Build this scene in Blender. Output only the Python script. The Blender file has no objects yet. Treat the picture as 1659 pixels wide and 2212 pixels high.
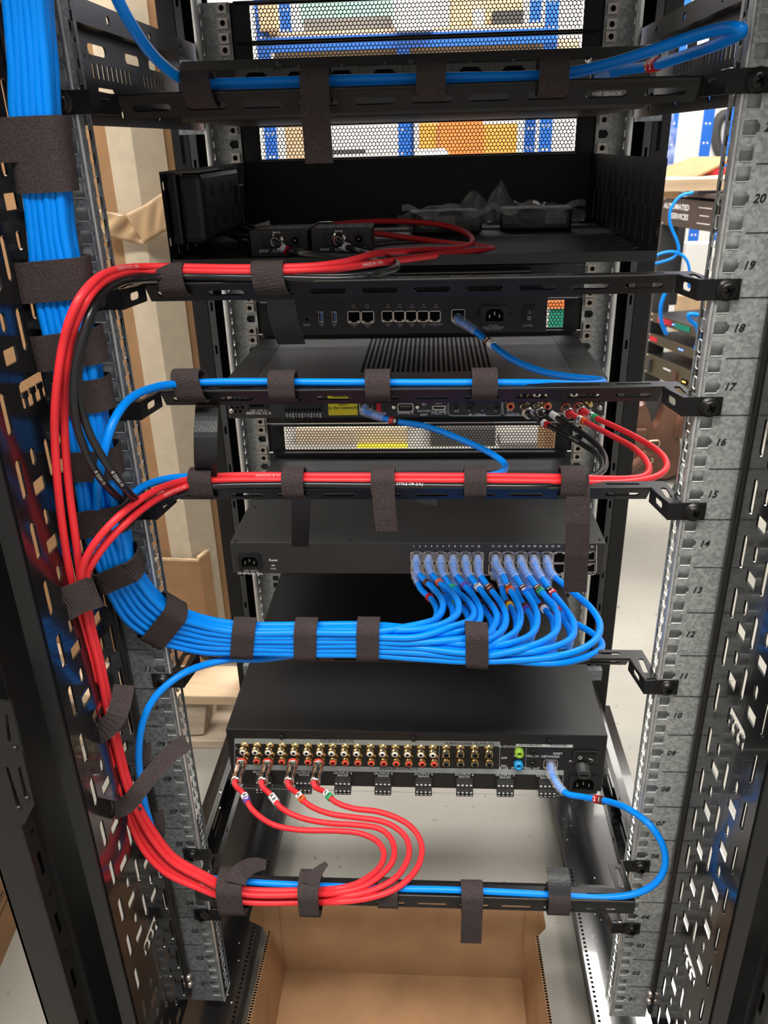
import bpy, bmesh, math, random
from mathutils import Vector, Matrix
random.seed(7)
SC = bpy.context.scene
COL = SC.collection
S = 0.001                      # everything below is written in millimetres
# ---------------------------------------------------------------- camera
CAM = Vector((21.397, -605.728, 908.388)); YAW, PIT, ROL, FPX = -0.067358, 0.431970, -0.028211, 1729.693
CF = Vector((math.sin(YAW)*math.cos(PIT), math.cos(YAW)*math.cos(PIT), -math.sin(PIT)))
_r = Vector((math.cos(YAW), -math.sin(YAW), 0)); _u = _r.cross(CF)
CR = _r*math.cos(ROL) + _u*math.sin(ROL); CU = CR.cross(CF)
cd = bpy.data.cameras.new('camera'); cam = bpy.data.objects.new('camera', cd); COL.objects.link(cam)
cam.matrix_world = Matrix(((CR.x, CU.x, -CF.x, CAM.x*S), (CR.y, CU.y, -CF.y, CAM.y*S), (CR.z, CU.z, -CF.z, CAM.z*S), (0, 0, 0, 1)))
cd.sensor_fit = 'HORIZONTAL'; cd.sensor_width = 36.0; cd.lens = FPX/1659*36.0; cd.clip_start = 0.02; cd.clip_end = 60
cd.dof.use_dof = True; cd.dof.focus_distance = 0.72; cd.dof.aperture_fstop = 20
SC.camera = cam
# ---------------------------------------------------------------- light and exposure
SC.view_settings.view_transform = 'Standard'; SC.view_settings.look = 'None'
SC.view_settings.gamma = 1.0; SC.view_settings.use_curve_mapping = False; SC.view_settings.exposure = 0.0
w = bpy.data.worlds.new('world'); SC.world = w; w.use_nodes = True
w.node_tree.nodes['Background'].inputs[0].default_value = (1.0, 0.97, 0.93, 1); w.node_tree.nodes['Background'].inputs[1].default_value = 0.45
def lamp(name, x, y, z, sx, sy, power, col=(1, 0.96, 0.9), aim=None):
    l = bpy.data.lights.new(name, 'AREA'); l.shape = 'RECTANGLE'; l.size = sx*S; l.size_y = sy*S; l.energy = power; l.color = col
    o = bpy.data.objects.new(name, l); COL.objects.link(o); o.location = (x*S, y*S, z*S)
    d = Vector(aim if aim else (x, y, 0)) - Vector((x, y, z))
    o.rotation_euler = d.to_track_quat('-Z', 'Y').to_euler()
    return o
lamp('ceiling_lamp', -300, -1080, 2700, 2400, 300, 98, aim=(-100, 0, 500))
lamp('ceiling_lamp', 900, -500, 2700, 300, 2000, 40, aim=(200, 100, 400))
lamp('ceiling_lamp', -1300, 500, 2700, 300, 2400, 34, aim=(-700, 900, 300))
lamp('ceiling_lamp', 900, 1900, 2700, 2200, 500, 150)
lamp('ceiling_lamp', 0, 3300, 2700, 3000, 500, 80)
# ---------------------------------------------------------------- geometry helpers
def ray(px, py): return CF + CR*((px-829.5)/FPX) - CU*((py-1106)/FPX)
def at(px, py, Y):
    v = ray(px, py); return CAM + v*((Y-CAM.y)/v.y)
def atz(px, py, Z):
    v = ray(px, py); return CAM + v*((Z-CAM.z)/v.z)
def atx(px, py, X):
    v = ray(px, py); return CAM + v*((X-CAM.x)/v.x)
class MB:
    def __init__(s): s.v = []; s.f = []; s.sm = []
    def add(s, vs, fs, smooth=False):
        b = len(s.v); s.v += [tuple(v) for v in vs]; s.f += [tuple(b+i for i in f) for f in fs]; s.sm += [smooth]*len(fs); return s
    def box(s, x0, x1, y0, y1, z0, z1):
        return s.add([(x, y, z) for x in (x0, x1) for y in (y0, y1) for z in (z0, z1)],
                     [(0, 1, 3, 2), (4, 6, 7, 5), (0, 4, 5, 1), (2, 3, 7, 6), (0, 2, 6, 4), (1, 5, 7, 3)])
    def cbox(s, c, sx, sy, sz): return s.box(c[0]-sx/2, c[0]+sx/2, c[1]-sy/2, c[1]+sy/2, c[2]-sz/2, c[2]+sz/2)
    def obox(s, c, ax, ay, az):      # oriented box by half vectors
        c = Vector(c); vs = [c+ax*i+ay*j+az*k for i in (-1, 1) for j in (-1, 1) for k in (-1, 1)]
        return s.add(vs, [(0, 1, 3, 2), (4, 6, 7, 5), (0, 4, 5, 1), (2, 3, 7, 6), (0, 2, 6, 4), (1, 5, 7, 3)])
    def lathe(s, p0, axis, prof, n=16, caps=True):   # prof: (distance along axis, radius)
        a = Vector(axis).normalized(); u = a.orthogonal().normalized(); v = a.cross(u); p0 = Vector(p0); vs = []
        for d, r in prof:
            for k in range(n):
                t = 2*math.pi*k/n; vs.append(p0+a*d+(u*math.cos(t)+v*math.sin(t))*r)
        fs = [(i*n+k, i*n+(k+1) % n, (i+1)*n+(k+1) % n, (i+1)*n+k) for i in range(len(prof)-1) for k in range(n)]
        s.add(vs, fs, True)
        if caps: s.add(vs[:n], [tuple(reversed(range(n)))]); s.add(vs[-n:], [tuple(range(n))])
        return s
    def cyl(s, p0, p1, r, n=14): 
        d = Vector(p1)-Vector(p0); return s.lathe(p0, d, [(0, r), (d.length, r)], n)
    def tube(s, pts, r, n=10, cap=True, flat=None):
        pts = [Vector(p) for p in pts]; N = len(pts)
        rr = r if isinstance(r, (list, tuple)) else [r]*N
        t = [(pts[min(i+1, N-1)]-pts[max(i-1, 0)]).normalized() for i in range(N)]
        u = t[0].orthogonal().normalized(); vs = []
        for i in range(N):
            u = (u-t[i]*u.dot(t[i])).normalized(); v = t[i].cross(u)
            for k in range(n):
                a = 2*math.pi*k/n; vs.append(pts[i]+(u*math.cos(a)+v*math.sin(a))*rr[i])
        fs = [(i*n+k, i*n+(k+1) % n, (i+1)*n+(k+1) % n, (i+1)*n+k) for i in range(N-1) for k in range(n)]
        s.add(vs, fs, True)
        if cap: s.add(vs[:n], [tuple(reversed(range(n)))]); s.add(vs[-n:], [tuple(range(n))])
        return s
    def ribbon(s, pts, wdirs, w, th, closed=False, nrm=None):
        pts = [Vector(p) for p in pts]; N = len(pts); vs = []
        ctr = sum(pts, Vector())/N
        for i in range(N):
            a = pts[(i-1) % N] if (closed or i > 0) else pts[i]; b = pts[(i+1) % N] if (closed or i < N-1) else pts[i]
            t = (b-a).normalized(); wd = (wdirs[i] if isinstance(wdirs, list) else wdirs).normalized()
            nn = t.cross(wd).normalized(); ww = w[i] if isinstance(w, list) else w
            if closed and nn.dot(pts[i]-ctr) < 0: nn = -nn
            if closed: wd = nn.cross(t).normalized()
            for (p, q) in ((-1, -1), (1, -1), (1, 1), (-1, 1)): vs.append(pts[i]+wd*(p*ww/2)+nn*(q*th/2))
        M = N if closed else N-1
        fs = [(i*4+k, i*4+(k+1) % 4, ((i+1) % N)*4+(k+1) % 4, ((i+1) % N)*4+k) for i in range(M) for k in range(4)]
        if not closed: fs += [(3, 2, 1, 0), ((N-1)*4, (N-1)*4+1, (N-1)*4+2, (N-1)*4+3)]
        return s.add(vs, fs, False)
    def mesh(s, name):
        me = bpy.data.meshes.new(name); me.from_pydata([(x*S, y*S, z*S) for x, y, z in s.v], [], s.f)
        me.polygons.foreach_set('use_smooth', s.sm); me.update()
        bm = bmesh.new(); bm.from_mesh(me); bmesh.ops.recalc_face_normals(bm, faces=bm.faces); bm.to_mesh(me); bm.free()
        return me
    def build(s, name, mat, parent=None, bevel=0, label=None, smooth=False):
        return put(name, s.mesh(name), mat, parent, bevel, label)
def put(name, me, mat, parent=None, bevel=0, label=None):
    o = bpy.data.objects.new(name, me); COL.objects.link(o)
    if mat and not me.materials: me.materials.append(mat)
    if parent is not None:
        o.parent = parent
        if parent.get('is_root'): o.location = -parent.location
    if bevel:
        m = o.modifiers.new('bevel', 'BEVEL'); m.width = bevel*S; m.segments = 2; m.limit_method = 'ANGLE'
    if label: o['label'] = label
    return o
def thing(name, label, cat, loc=(0, 0, 0), group=None):
    o = bpy.data.objects.new(name, None); COL.objects.link(o); o.location = Vector(loc)*S; o.empty_display_size = 0.01
    o['is_root'] = 1; o['label'] = label; o['category'] = cat
    if group: o['group'] = group
    return o
def tag(o, label, cat, group=None, kind=None):
    o['label'] = label; o['category'] = cat
    if group: o['group'] = group
    if kind: o['kind'] = kind
    return o
def struct(o): o['kind'] = 'structure'; return o
def spline(P, step=3.0):             # Catmull-Rom through P, resampled
    P = [Vector(p) for p in P]; Q = [P[0]*2-P[1]]+P+[P[-1]*2-P[-2]]; out = []
    for i in range(1, len(Q)-2):
        a, b, c, d = Q[i-1:i+3]; n = max(2, int((c-b).length/step))
        ta, tb, tc, td = 0, *[0]*3
        ta = 0; tb = ta+max((b-a).length, 1e-3)**.5; tc = tb+max((c-b).length, 1e-3)**.5; td = tc+max((d-c).length, 1e-3)**.5
        for k in range(n):
            t = tb+(tc-tb)*k/n
            A1 = a*((tb-t)/(tb-ta))+b*((t-ta)/(tb-ta)); A2 = b*((tc-t)/(tc-tb))+c*((t-tb)/(tc-tb)); A3 = c*((td-t)/(td-tc))+d*((t-tc)/(td-tc))
            B1 = A1*((tc-t)/(tc-ta))+A2*((t-ta)/(tc-ta)); B2 = A2*((td-t)/(td-tb))+A3*((t-tb)/(td-tb))
            out.append(B1*((tc-t)/(tc-tb))+B2*((t-tb)/(tc-tb)))
    out.append(P[-1]); return out
def rrect(cx, cy, w, h, r, n=3):
    pts = []
    for (sx, sy, a0) in ((1, 1, 0), (-1, 1, 90), (-1, -1, 180), (1, -1, 270)):
        for k in range(n+1):
            a = math.radians(a0+90*k/n); pts.append((cx+sx*(w/2-r)+r*math.cos(a), cy+sy*(h/2-r)+r*math.sin(a)))
    return pts
def slot(cx, cy, w, h): return rrect(cx, cy, w, h, min(w, h)/2*0.98, 4)
def circle(cx, cy, r, n=12): return [(cx+r*math.cos(2*math.pi*k/n), cy+r*math.sin(2*math.pi*k/n)) for k in range(n)]
def plate_mesh(outline, holes, th, org, ux, uy, name='plate'):   # flat sheet with real holes
    cu = bpy.data.curves.new('c', 'CURVE'); cu.dimensions = '2D'; cu.fill_mode = 'BOTH'; cu.extrude = th/2*S
    for poly in [outline]+holes:
        sp = cu.splines.new('POLY'); sp.points.add(len(poly)-1)
        for i, (a, b) in enumerate(poly): sp.points[i].co = (a*S, b*S, 0, 1)
        sp.use_cyclic_u = True
    o = bpy.data.objects.new('c', cu); COL.objects.link(o)
    dg = bpy.context.evaluated_depsgraph_get(); me = bpy.data.meshes.new_from_object(o.evaluated_get(dg))
    COL.objects.unlink(o); bpy.data.objects.remove(o); bpy.data.curves.remove(cu)
    ux = Vector(ux); uy = Vector(uy); uz = ux.cross(uy); og = Vector(org)*S
    me.transform(Matrix(((ux.x, uy.x, uz.x, og.x), (ux.y, uy.y, uz.y, og.y), (ux.z, uy.z, uz.z, og.z), (0, 0, 0, 1))))
    me.materials.clear(); me.name = name; return me
def join(name, meshes):
    bm = bmesh.new()
    for m in meshes: bm.from_mesh(m)
    me = bpy.data.meshes.new(name); bm.to_mesh(me); bm.free(); me.polygons.foreach_set('use_smooth', [False]*len(me.polygons)); return me
def text_mesh(body, size, shear=0, ext=0.05, align='CENTER', bold=0.0):
    cu = bpy.data.curves.new('t', 'FONT'); cu.body = body; cu.size = size*S; cu.shear = shear; cu.extrude = ext*S; cu.align_x = align; cu.align_y = 'CENTER'
    cu.offset = bold*S; cu.resolution_u = 2
    o = bpy.data.objects.new('t', cu); COL.objects.link(o)
    dg = bpy.context.evaluated_depsgraph_get(); me = bpy.data.meshes.new_from_object(o.evaluated_get(dg))
    COL.objects.unlink(o); bpy.data.objects.remove(o); bpy.data.curves.remove(cu); me.materials.clear(); return me
def frame(ux, uy, org):
    ux = Vector(ux).normalized(); uy = Vector(uy).normalized(); uz = ux.cross(uy); o = Vector(org)*S
    return Matrix(((ux.x, uy.x, uz.x, o.x), (ux.y, uy.y, uz.y, o.y), (ux.z, uy.z, uz.z, o.z), (0, 0, 0, 1)))
def texts(name, items, mat, parent, Yf, shear=0):    # items (string, X, Z, size) on a face at Y=Yf looking to -Y
    ms = []
    for it in items:
        m = text_mesh(it[0], it[3], shear, bold=0.06); m.transform(frame((1, 0, 0), (0, 0, 1), (it[1], Yf-0.12, it[2]))); ms.append(m)
    return put(name, join(name, ms), mat, parent)
# ---------------------------------------------------------------- materials
def mat(name, col, rough=0.5, metal=0.0, spec=0.5, bump=0, bscale=200, trans=0, coat=0, emit=None, alpha=1, var=0, vscale=20, ior=1.45, stretch=None):
    m = bpy.data.materials.new(name); m.use_nodes = True; nt = m.node_tree; b = nt.nodes['Principled BSDF']
    b.inputs['Base Color'].default_value = (*col, 1); b.inputs['Roughness'].default_value = rough; b.inputs['Metallic'].default_value = metal
    b.inputs['Specular IOR Level'].default_value = spec; b.inputs['Transmission Weight'].default_value = trans; b.inputs['Coat Weight'].default_value = coat
    b.inputs['IOR'].default_value = ior; b.inputs['Alpha'].default_value = alpha
    if emit: b.inputs['Emission Color'].default_value = (*emit[0], 1); b.inputs['Emission Strength'].default_value = emit[1]
    tc = nt.nodes.new('ShaderNodeTexCoord'); mp = nt.nodes.new('ShaderNodeMapping'); nt.links.new(tc.outputs['Object'], mp.inputs['Vector'])
    if stretch: mp.inputs['Scale'].default_value = stretch
    if bump:
        n = nt.nodes.new('ShaderNodeTexNoise'); n.inputs['Scale'].default_value = bscale; n.inputs['Detail'].default_value = 3
        bp = nt.nodes.new('ShaderNodeBump'); bp.inputs['Strength'].default_value = bump; bp.inputs['Distance'].default_value = 0.0006
        nt.links.new(mp.outputs[0], n.inputs['Vector']); nt.links.new(n.outputs['Fac'], bp.inputs['Height']); nt.links.new(bp.outputs[0], b.inputs['Normal'])
    if var:
        n = nt.nodes.new('ShaderNodeTexNoise'); n.inputs['Scale'].default_value = vscale; n.inputs['Detail'].default_value = 6
        r = nt.nodes.new('ShaderNodeValToRGB'); r.color_ramp.elements[0].position = .3; r.color_ramp.elements[1].position = .7
        r.color_ramp.elements[0].color = (*[c*(1-var) for c in col], 1); r.color_ramp.elements[1].color = (*[min(1, c*(1+var)) for c in col], 1)
        nt.links.new(mp.outputs[0], n.inputs['Vector']); nt.links.new(n.outputs['Fac'], r.inputs[0]); nt.links.new(r.outputs[0], b.inputs['Base Color'])
    return m
M = {}
M['powder'] = mat('black powder coat', (.011, .011, .0115), .4, spec=.35, bump=.12, bscale=1500)
M['gloss'] = mat('glossy black paint', (.010, .010, .011), .17, spec=.6, bump=.05, bscale=900, coat=.3)
M['satin'] = mat('satin black steel', (.010, .0095, .009), .3, spec=.4, bump=.04, bscale=900)
M['case'] = mat('matte black case', (.013, .013, .0135), .5, bump=.1, bscale=2500)
M['casegrey'] = mat('dark grey case', (.030, .030, .030), .45, bump=.1, bscale=2500)
M['pdu'] = mat('dark grey panel', (.055, .054, .05), .45, bump=.1, bscale=2500)
M['plastic'] = mat('black plastic', (.012, .012, .013), .35)
M['dark'] = mat('black recess', (.003, .003, .003), .9, spec=.1)
M['blue'] = mat('blue cable jacket', (.0, .245, .90), .36, spec=.3, bump=.12, bscale=120)
M['red'] = mat('red cable jacket', (.78, .03, .04), .42, spec=.4, bump=.1, bscale=150)
M['blackcable'] = mat('black cable jacket', (.012, .012, .013), .25, spec=.6)
M['gold'] = mat('gold plated brass', (.83, .62, .30), .22, metal=1)
M['chrome'] = mat('chrome', (.82, .76, .72), .14, metal=1)
M['nickel'] = mat('nickel shell', (.55, .49, .44), .3, metal=.9)
M['white'] = mat('white plastic', (.8, .8, .8), .4)
M['ink'] = mat('white ink', (.75, .75, .75), .6)
M['greyink'] = mat('grey ink', (.3, .3, .3), .6)
M['blackink'] = mat('black ink', (.01, .01, .01), .6)
M['pinkink'] = mat('pale ink on red', (.85, .42, .42), .6)
M['blueink'] = mat('dark ink on blue', (.0, .045, .18), .6)
M['band'] = mat('grey green print', (.36, .41, .41), .5)
M['clear'] = mat('clear plastic', (.82, .84, .86), .12, trans=.0, alpha=.17, spec=1.0, bump=.4, bscale=350)
M['ribs'] = mat('clear plastic ribs', (.8, .82, .84), .2, alpha=.42)
M['film'] = mat('clear film', (.75, .75, .73), .10, alpha=.15, spec=1.0, bump=1.0, bscale=60)
M['velcro'] = mat('black brown loop fabric', (.052, .041, .041), .95, spec=.1, bump=1.0, bscale=900, var=.35, vscale=900)
M['web'] = mat('black woven webbing', (.022, .024, .026), .38, spec=.5, bump=.6, bscale=900, stretch=(1, 1, .08))
for nm, c in dict(ring_red=(.55, .01, .02), ring_orange=(.8, .12, .02), ring_green=(.03, .42, .17), ring_white=(.8, .8, .8), ring_brown=(.10, .025, .015), ring_purple=(.12, .06, .40), ring_yellow=(.85, .48, .01), ring_black=(.01, .01, .01), ring_blue=(.02, .12, .60)).items(): M[nm] = mat(nm.replace('_', ' '), c, .35)
M['redring'] = mat('red insulator', (.75, .06, .04), .35); M['orange'] = mat('orange plastic', (.85, .20, .02), .4)
M['lime'] = mat('lime plastic', (.35, .62, .05), .35); M['sky'] = mat('light blue plastic', (.02, .35, .75), .35); M['usb'] = mat('blue insert', (.02, .09, .30), .4)
M['yellow'] = mat('yellow sticker', (.80, .68, .02), .5)
M['paper'] = mat('white sticker', (.72, .72, .70), .6)
M['rubber'] = mat('dark rubber', (.03, .03, .03), .8)
def zinc(name, lo, hi, metal=.75, rough=.42):
    m = mat(name, lo, rough, metal=metal); nt = m.node_tree; b = nt.nodes['Principled BSDF']
    tc = nt.nodes['Texture Coordinate']; v = nt.nodes.new('ShaderNodeTexVoronoi'); v.inputs['Scale'].default_value = 420
    n = nt.nodes.new('ShaderNodeTexNoise'); n.inputs['Scale'].default_value = 190; n.inputs['Detail'].default_value = 4
    mx = nt.nodes.new('ShaderNodeMix'); mx.inputs[0].default_value = .55
    nt.links.new(tc.outputs['Object'], v.inputs['Vector']); nt.links.new(tc.outputs['Object'], n.inputs['Vector'])
    sx = nt.nodes.new('ShaderNodeSeparateColor'); nt.links.new(v.outputs['Color'], sx.inputs[0])
    nt.links.new(sx.outputs[0], mx.inputs[2]); nt.links.new(n.outputs['Fac'], mx.inputs[3])
    r = nt.nodes.new('ShaderNodeValToRGB'); r.color_ramp.elements[0].position = .3; r.color_ramp.elements[1].position = .72
    r.color_ramp.elements[0].color = (*lo, 1); r.color_ramp.elements[1].color = (*hi, 1)
    nt.links.new(mx.outputs[0], r.inputs[0]); nt.links.new(r.outputs[0], b.inputs['Base Color']); return m
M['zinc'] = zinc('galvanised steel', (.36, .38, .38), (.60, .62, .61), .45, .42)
M['zincdark'] = zinc('dark galvanised steel', (.17, .19, .21), (.32, .345, .36), .55, .5)
M['zincweb'] = mat('smooth zinc web', (.62, .64, .64), .4, metal=.35, var=.12, vscale=40)
M['zincedge'] = mat('bright rolled zinc edge', (.62, .63, .62), .45, metal=.7, var=.15, vscale=60)
def board(name, c, line=None):
    m = mat(name, c, .85, spec=.15, bump=.25, bscale=300, var=.10, vscale=25); return m
M['card'] = board('brown cardboard', (.34, .195, .10)); M['cardin'] = board('inside cardboard', (.37, .225, .122)); M['cardlight'] = board('light cardboard', (.60, .42, .26))
M['kraft'] = mat('grey paper board', (.56, .47, .35), .9, spec=.1, var=.07, vscale=60)
M['tape'] = mat('brown packing tape', (.50, .33, .18), .22, spec=.7, bump=.8, bscale=25)
M['corr'] = mat('cut corrugated edge', (.62, .45, .28), .9, var=.4, vscale=400)
M['wood'] = mat('rough pallet wood', (.60, .44, .29), .85, var=.16, vscale=9, stretch=(1, 6, 6), bump=.4, bscale=80)
M['oldwood'] = mat('grey worn pallet wood', (.46, .37, .28), .9, var=.22, vscale=9, stretch=(1, 6, 6))
M['steel_blue'] = mat('blue shelving steel', (.015, .13, .55), .45)
M['wallwhite'] = mat('white wall paint', (.70, .69, .67), .8)
M['leather'] = mat('brown leather', (.105, .048, .030), .32, spec=.6, bump=.5, bscale=60, var=.3, vscale=12)
M['brownpanel'] = mat('dark brown panel', (.062, .042, .032), .5); M['gunmetal'] = mat('dark grey rack steel', (.045, .045, .047), .5)
M['bronze'] = mat('olive brown front panel', (.085, .065, .035), .5)
M['gold_dull'] = mat('pale brass', (.6, .5, .33), .3, metal=.9)
M['crate'] = mat('orange crate plastic', (.85, .22, .05), .45); M['amber'] = mat('amber crate plastic', (.75, .33, .06), .5)
M['teal'] = mat('pale green sheet', (.30, .48, .42), .6); M['grey'] = mat('mid grey plastic', (.2, .19, .18), .6); M['charcoal'] = mat('charcoal plastic', (.05, .05, .05), .6)
M['greenleaf'] = mat('green circuit board', (.01, .28, .17), .5); M['redplastic'] = mat('red plastic', (.70, .02, .04), .4)
M['led'] = mat('blue lamp', (.02, .05, .8), .4, emit=((.1, .2, 1), 6)); M['ledamber'] = mat('amber lamp', (.8, .5, .1), .4, emit=((1, .6, .1), 4))
def concrete():
    m = mat('worn concrete floor', (.56, .53, .475), .55, spec=.35); nt = m.node_tree; b = nt.nodes['Principled BSDF']; tc = nt.nodes['Texture Coordinate']
    def ns(sc, d=8):
        n = nt.nodes.new('ShaderNodeTexNoise'); n.inputs['Scale'].default_value = sc; n.inputs['Detail'].default_value = d; nt.links.new(tc.outputs['Object'], n.inputs['Vector']); return n
    a = ns(3.5); r = nt.nodes.new('ShaderNodeValToRGB'); r.color_ramp.elements[0].position = .3; r.color_ramp.elements[1].position = .7
    r.color_ramp.elements[0].color = (.26, .25, .22, 1); r.color_ramp.elements[1].color = (.335, .32, .285, 1); nt.links.new(a.outputs['Fac'], r.inputs[0])
    c = ns(60, 3); r2 = nt.nodes.new('ShaderNodeValToRGB'); r2.color_ramp.elements[0].position = .26; r2.color_ramp.elements[1].position = .33
    r2.color_ramp.elements[0].color = (.45, .43, .4, 1); r2.color_ramp.elements[1].color = (1, 1, 1, 1); nt.links.new(c.outputs['Fac'], r2.inputs[0])
    mx = nt.nodes.new('ShaderNodeMix'); mx.data_type = 'RGBA'; mx.blend_type = 'MULTIPLY'; mx.inputs[0].default_value = .8
    nt.links.new(r.outputs[0], mx.inputs[6]); nt.links.new(r2.outputs[0], mx.inputs[7]); nt.links.new(mx.outputs[2], b.inputs['Base Color']); return m
M['floor'] = concrete()
# ================================================================ the room
U = 44.45
FZ = -100
struct(MB().box(-4500, 4500, -3000, 5000, FZ-40, FZ).build('floor', M['floor']))
struct(MB().box(-4500, 4500, 4300, 4360, FZ, 2900).build('wall_back', M['wallwhite']))
struct(MB().box(-2560, -2500, -500, 4300, FZ, 2900).build('wall_left', M['wallwhite']))
struct(MB().box(-4500, 4500, -3000, 5000, 2900, 2960).build('ceiling', M['wallwhite']))
# ---------------------------------------------------------------- things behind the rack
def flutes(mb, a, b, up, th): pass
def carton(name, label, cat, x0, x1, y0, y1, z0, z1, m='card', group=None, tape=True):
    t = thing(name, label, cat, ((x0+x1)/2, (y0+y1)/2, z0), group)
    MB().box(x0, x1, y0, y1, z0, z1).build('carton_body', M[m], t, bevel=4)
    if tape: MB().box((x0+x1)/2-24, (x0+x1)/2+24, y0-.8, y1+.8, z1-60, z1+.8).build('tape', M['tape'], t)
    return t
# tall wrapped carton on a pallet, left of the rack
t = thing('tall_carton', 'tall brown carton with a pale board corner strip and wrinkled tape, standing on the pallet', 'box', (-520, 700, 20))
cc = Vector((-409, 640, 0)); dL = Vector((-.985, .17, 0)); dR = Vector((.78, .625, 0))
def prism(mb, pts, z0, z1):
    n = len(pts); return mb.add([(p[0], p[1], z) for z in (z0, z1) for p in pts], [(i, (i+1) % n, (i+1) % n+n, i+n) for i in range(n)]+[tuple(reversed(range(n))), tuple(range(n, 2*n))])
prism(MB(), [cc, cc+dR*95, cc+dR*95+Vector((-480, 120, 0)), cc+dL*480], 20, 1500).build('carton_body', M['card'], t, bevel=3)
def vx(px, Y): return at(px, 400, Y)
nL, nR = Vector((-.17, -.985, 0)), Vector((.625, -.78, 0)); ff = cc+Vector((.2, -1, 0))*4
prism(MB(), [cc+nL*.5+dL*39, cc+nL*3.5+dL*39, ff, cc+nR*3.5+dR*46, cc+nR*.5+dR*46, cc], 40, 1500).build('corner_board', M['kraft'], t)
def band(top, bot, Y, n=28, m=8, amp=4):
    def ev(P, f):
        s_ = f*(len(P)-1); i = min(len(P)-2, int(s_)); g = s_-i; return (P[i][0]+(P[i+1][0]-P[i][0])*g, P[i][1]+(P[i+1][1]-P[i][1])*g)
    mb = MB()
    for i in range(n+1):
        a, b = ev(top, i/n), ev(bot, i/n)
        for j in range(m+1):
            g = j/m; p = at(a[0]+(b[0]-a[0])*g, a[1]+(b[1]-a[1])*g, Y); mb.v.append((p.x, p.y-amp*math.sin(i*.55+g*5)*math.sin(math.pi*g)-amp*.6*math.sin(i*.23), p.z))
    for i in range(n):
        for j in range(m): mb.f.append((i*(m+1)+j, (i+1)*(m+1)+j, (i+1)*(m+1)+j+1, i*(m+1)+j+1)); mb.sm.append(True)
    return mb
o = band([(205, 448), (235, 458), (268, 461), (290, 470), (312, 520)], [(212, 500), (240, 512), (268, 519), (290, 525), (313, 527)], 624).build('tape', M['tape'], t); m_ = o.modifiers.new('s', 'SOLIDIFY'); m_.thickness = .0006
o = band([(270, 462), (300, 450), (325, 434), (345, 419), (378, 400)], [(312, 527), (325, 518), (338, 510), (352, 502), (385, 492)], 618, amp=1.5).build('tape', M['tape'], t); m_ = o.modifiers.new('s', 'SOLIDIFY'); m_.thickness = .0006
# lower sleeve carton with its flaps up
t = thing('sleeve_carton', 'open brown carton sleeve around the foot of the tall carton', 'box', (-420, 620, 20))
sc = Vector((-392, 624, 0)); zt = 243; dR2 = Vector((.30, .95, 0)).normalized(); dL2 = Vector((-1, .06, 0))
nl, nr = Vector((0, 5, 0)), Vector((-5, 0, 0))
prism(MB(), [sc, sc+dL2*300, sc+dL2*300+nl, sc+nl+nr], 19, zt).build('front_wall', M['card'], t)
prism(MB(), [sc, sc+nl+nr, sc+dR2*340+nr, sc+dR2*340], 19, zt+4).build('side_wall', M['card'], t)
prism(MB(), [sc+Vector((0, -.5, 0)), sc+dL2*300, sc+dL2*300+nl, sc+nl+nr], zt, zt+4).build('cut_edge', M['corr'], t)
prism(MB(), [sc, sc+nl+nr, sc+dR2*340+nr, sc+dR2*340], zt+4, zt+8).build('cut_edge', M['corr'], t)
t = thing('wooden_pallet', 'weathered wooden pallet carrying the tall carton', 'pallet', (-700, 800, FZ))
for y0_, y1_ in ((536, 628), (660, 760), (860, 960)): MB().box(-1500, -322, y0_, y1_, -2, 18).build('deck_board', M['wood'], t, bevel=2)
for x in (-440, -980):
    mb = MB(); mb.add([(x-40, 540, -80), (x+38, 545, -76), (x+44, 625, -80), (x-44, 620, -80), (x-30, 545, -2), (x+52, 545, -2), (x+50, 625, -2), (x-50, 620, -2)], [(0, 1, 5, 4), (1, 2, 6, 5), (2, 3, 7, 6), (3, 0, 4, 7), (0, 3, 2, 1), (4, 5, 6, 7)]); mb.build('block', M['oldwood'], t)
mb = MB(); mb.box(-1500, -315, 534, 634, FZ, -82); mb.build('bottom_board', M['oldwood'], t, bevel=2)
# carton on the floor at far left
t = thing('floor_carton', 'brown carton with black print standing on the floor at the left picture edge', 'box', (-700, 250, FZ))
c0 = atz(0, 2090, FZ); c1 = atz(42, 1990, FZ)
dx = (c1-c0).normalized(); nn = Vector((dx.y, -dx.x, 0)); p0 = c0-dx*260; p1 = c1-dx*0
mb = MB(); q = [p0, p1, p1-nn*300, p0-nn*300]
mb.add([(p.x, p.y, z) for z in (FZ, 150) for p in q], [(0, 1, 5, 4), (1, 2, 6, 5), (2, 3, 7, 6), (3, 0, 4, 7), (4, 5, 6, 7), (3, 2, 1, 0)]); mb.build('carton_body', M['card'], t)
ms = []
for s_, d_, z_, sz in (('ori', 18, 88, 44), ('93.com', 14, -20, 20)):
    m = text_mesh(s_, sz, align='RIGHT'); o_ = p1-dx*d_+nn*.6; m.transform(frame(dx, (0, 0, 1), (o_.x, o_.y, z_))); ms.append(m)
put('printed_text', join('p', ms), M['blackink'], t)
mb = MB()
for z_ in (60, -45): c_ = p1-dx*90+nn*.4+Vector((0, 0, z_)); mb.obox(c_, dx*90, nn*.3, Vector((0, 0, .8)))
c_ = p1-dx*46+nn*.4+Vector((0, 0, -20)); mb.build('printed_line', M['blackink'], t)
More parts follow.
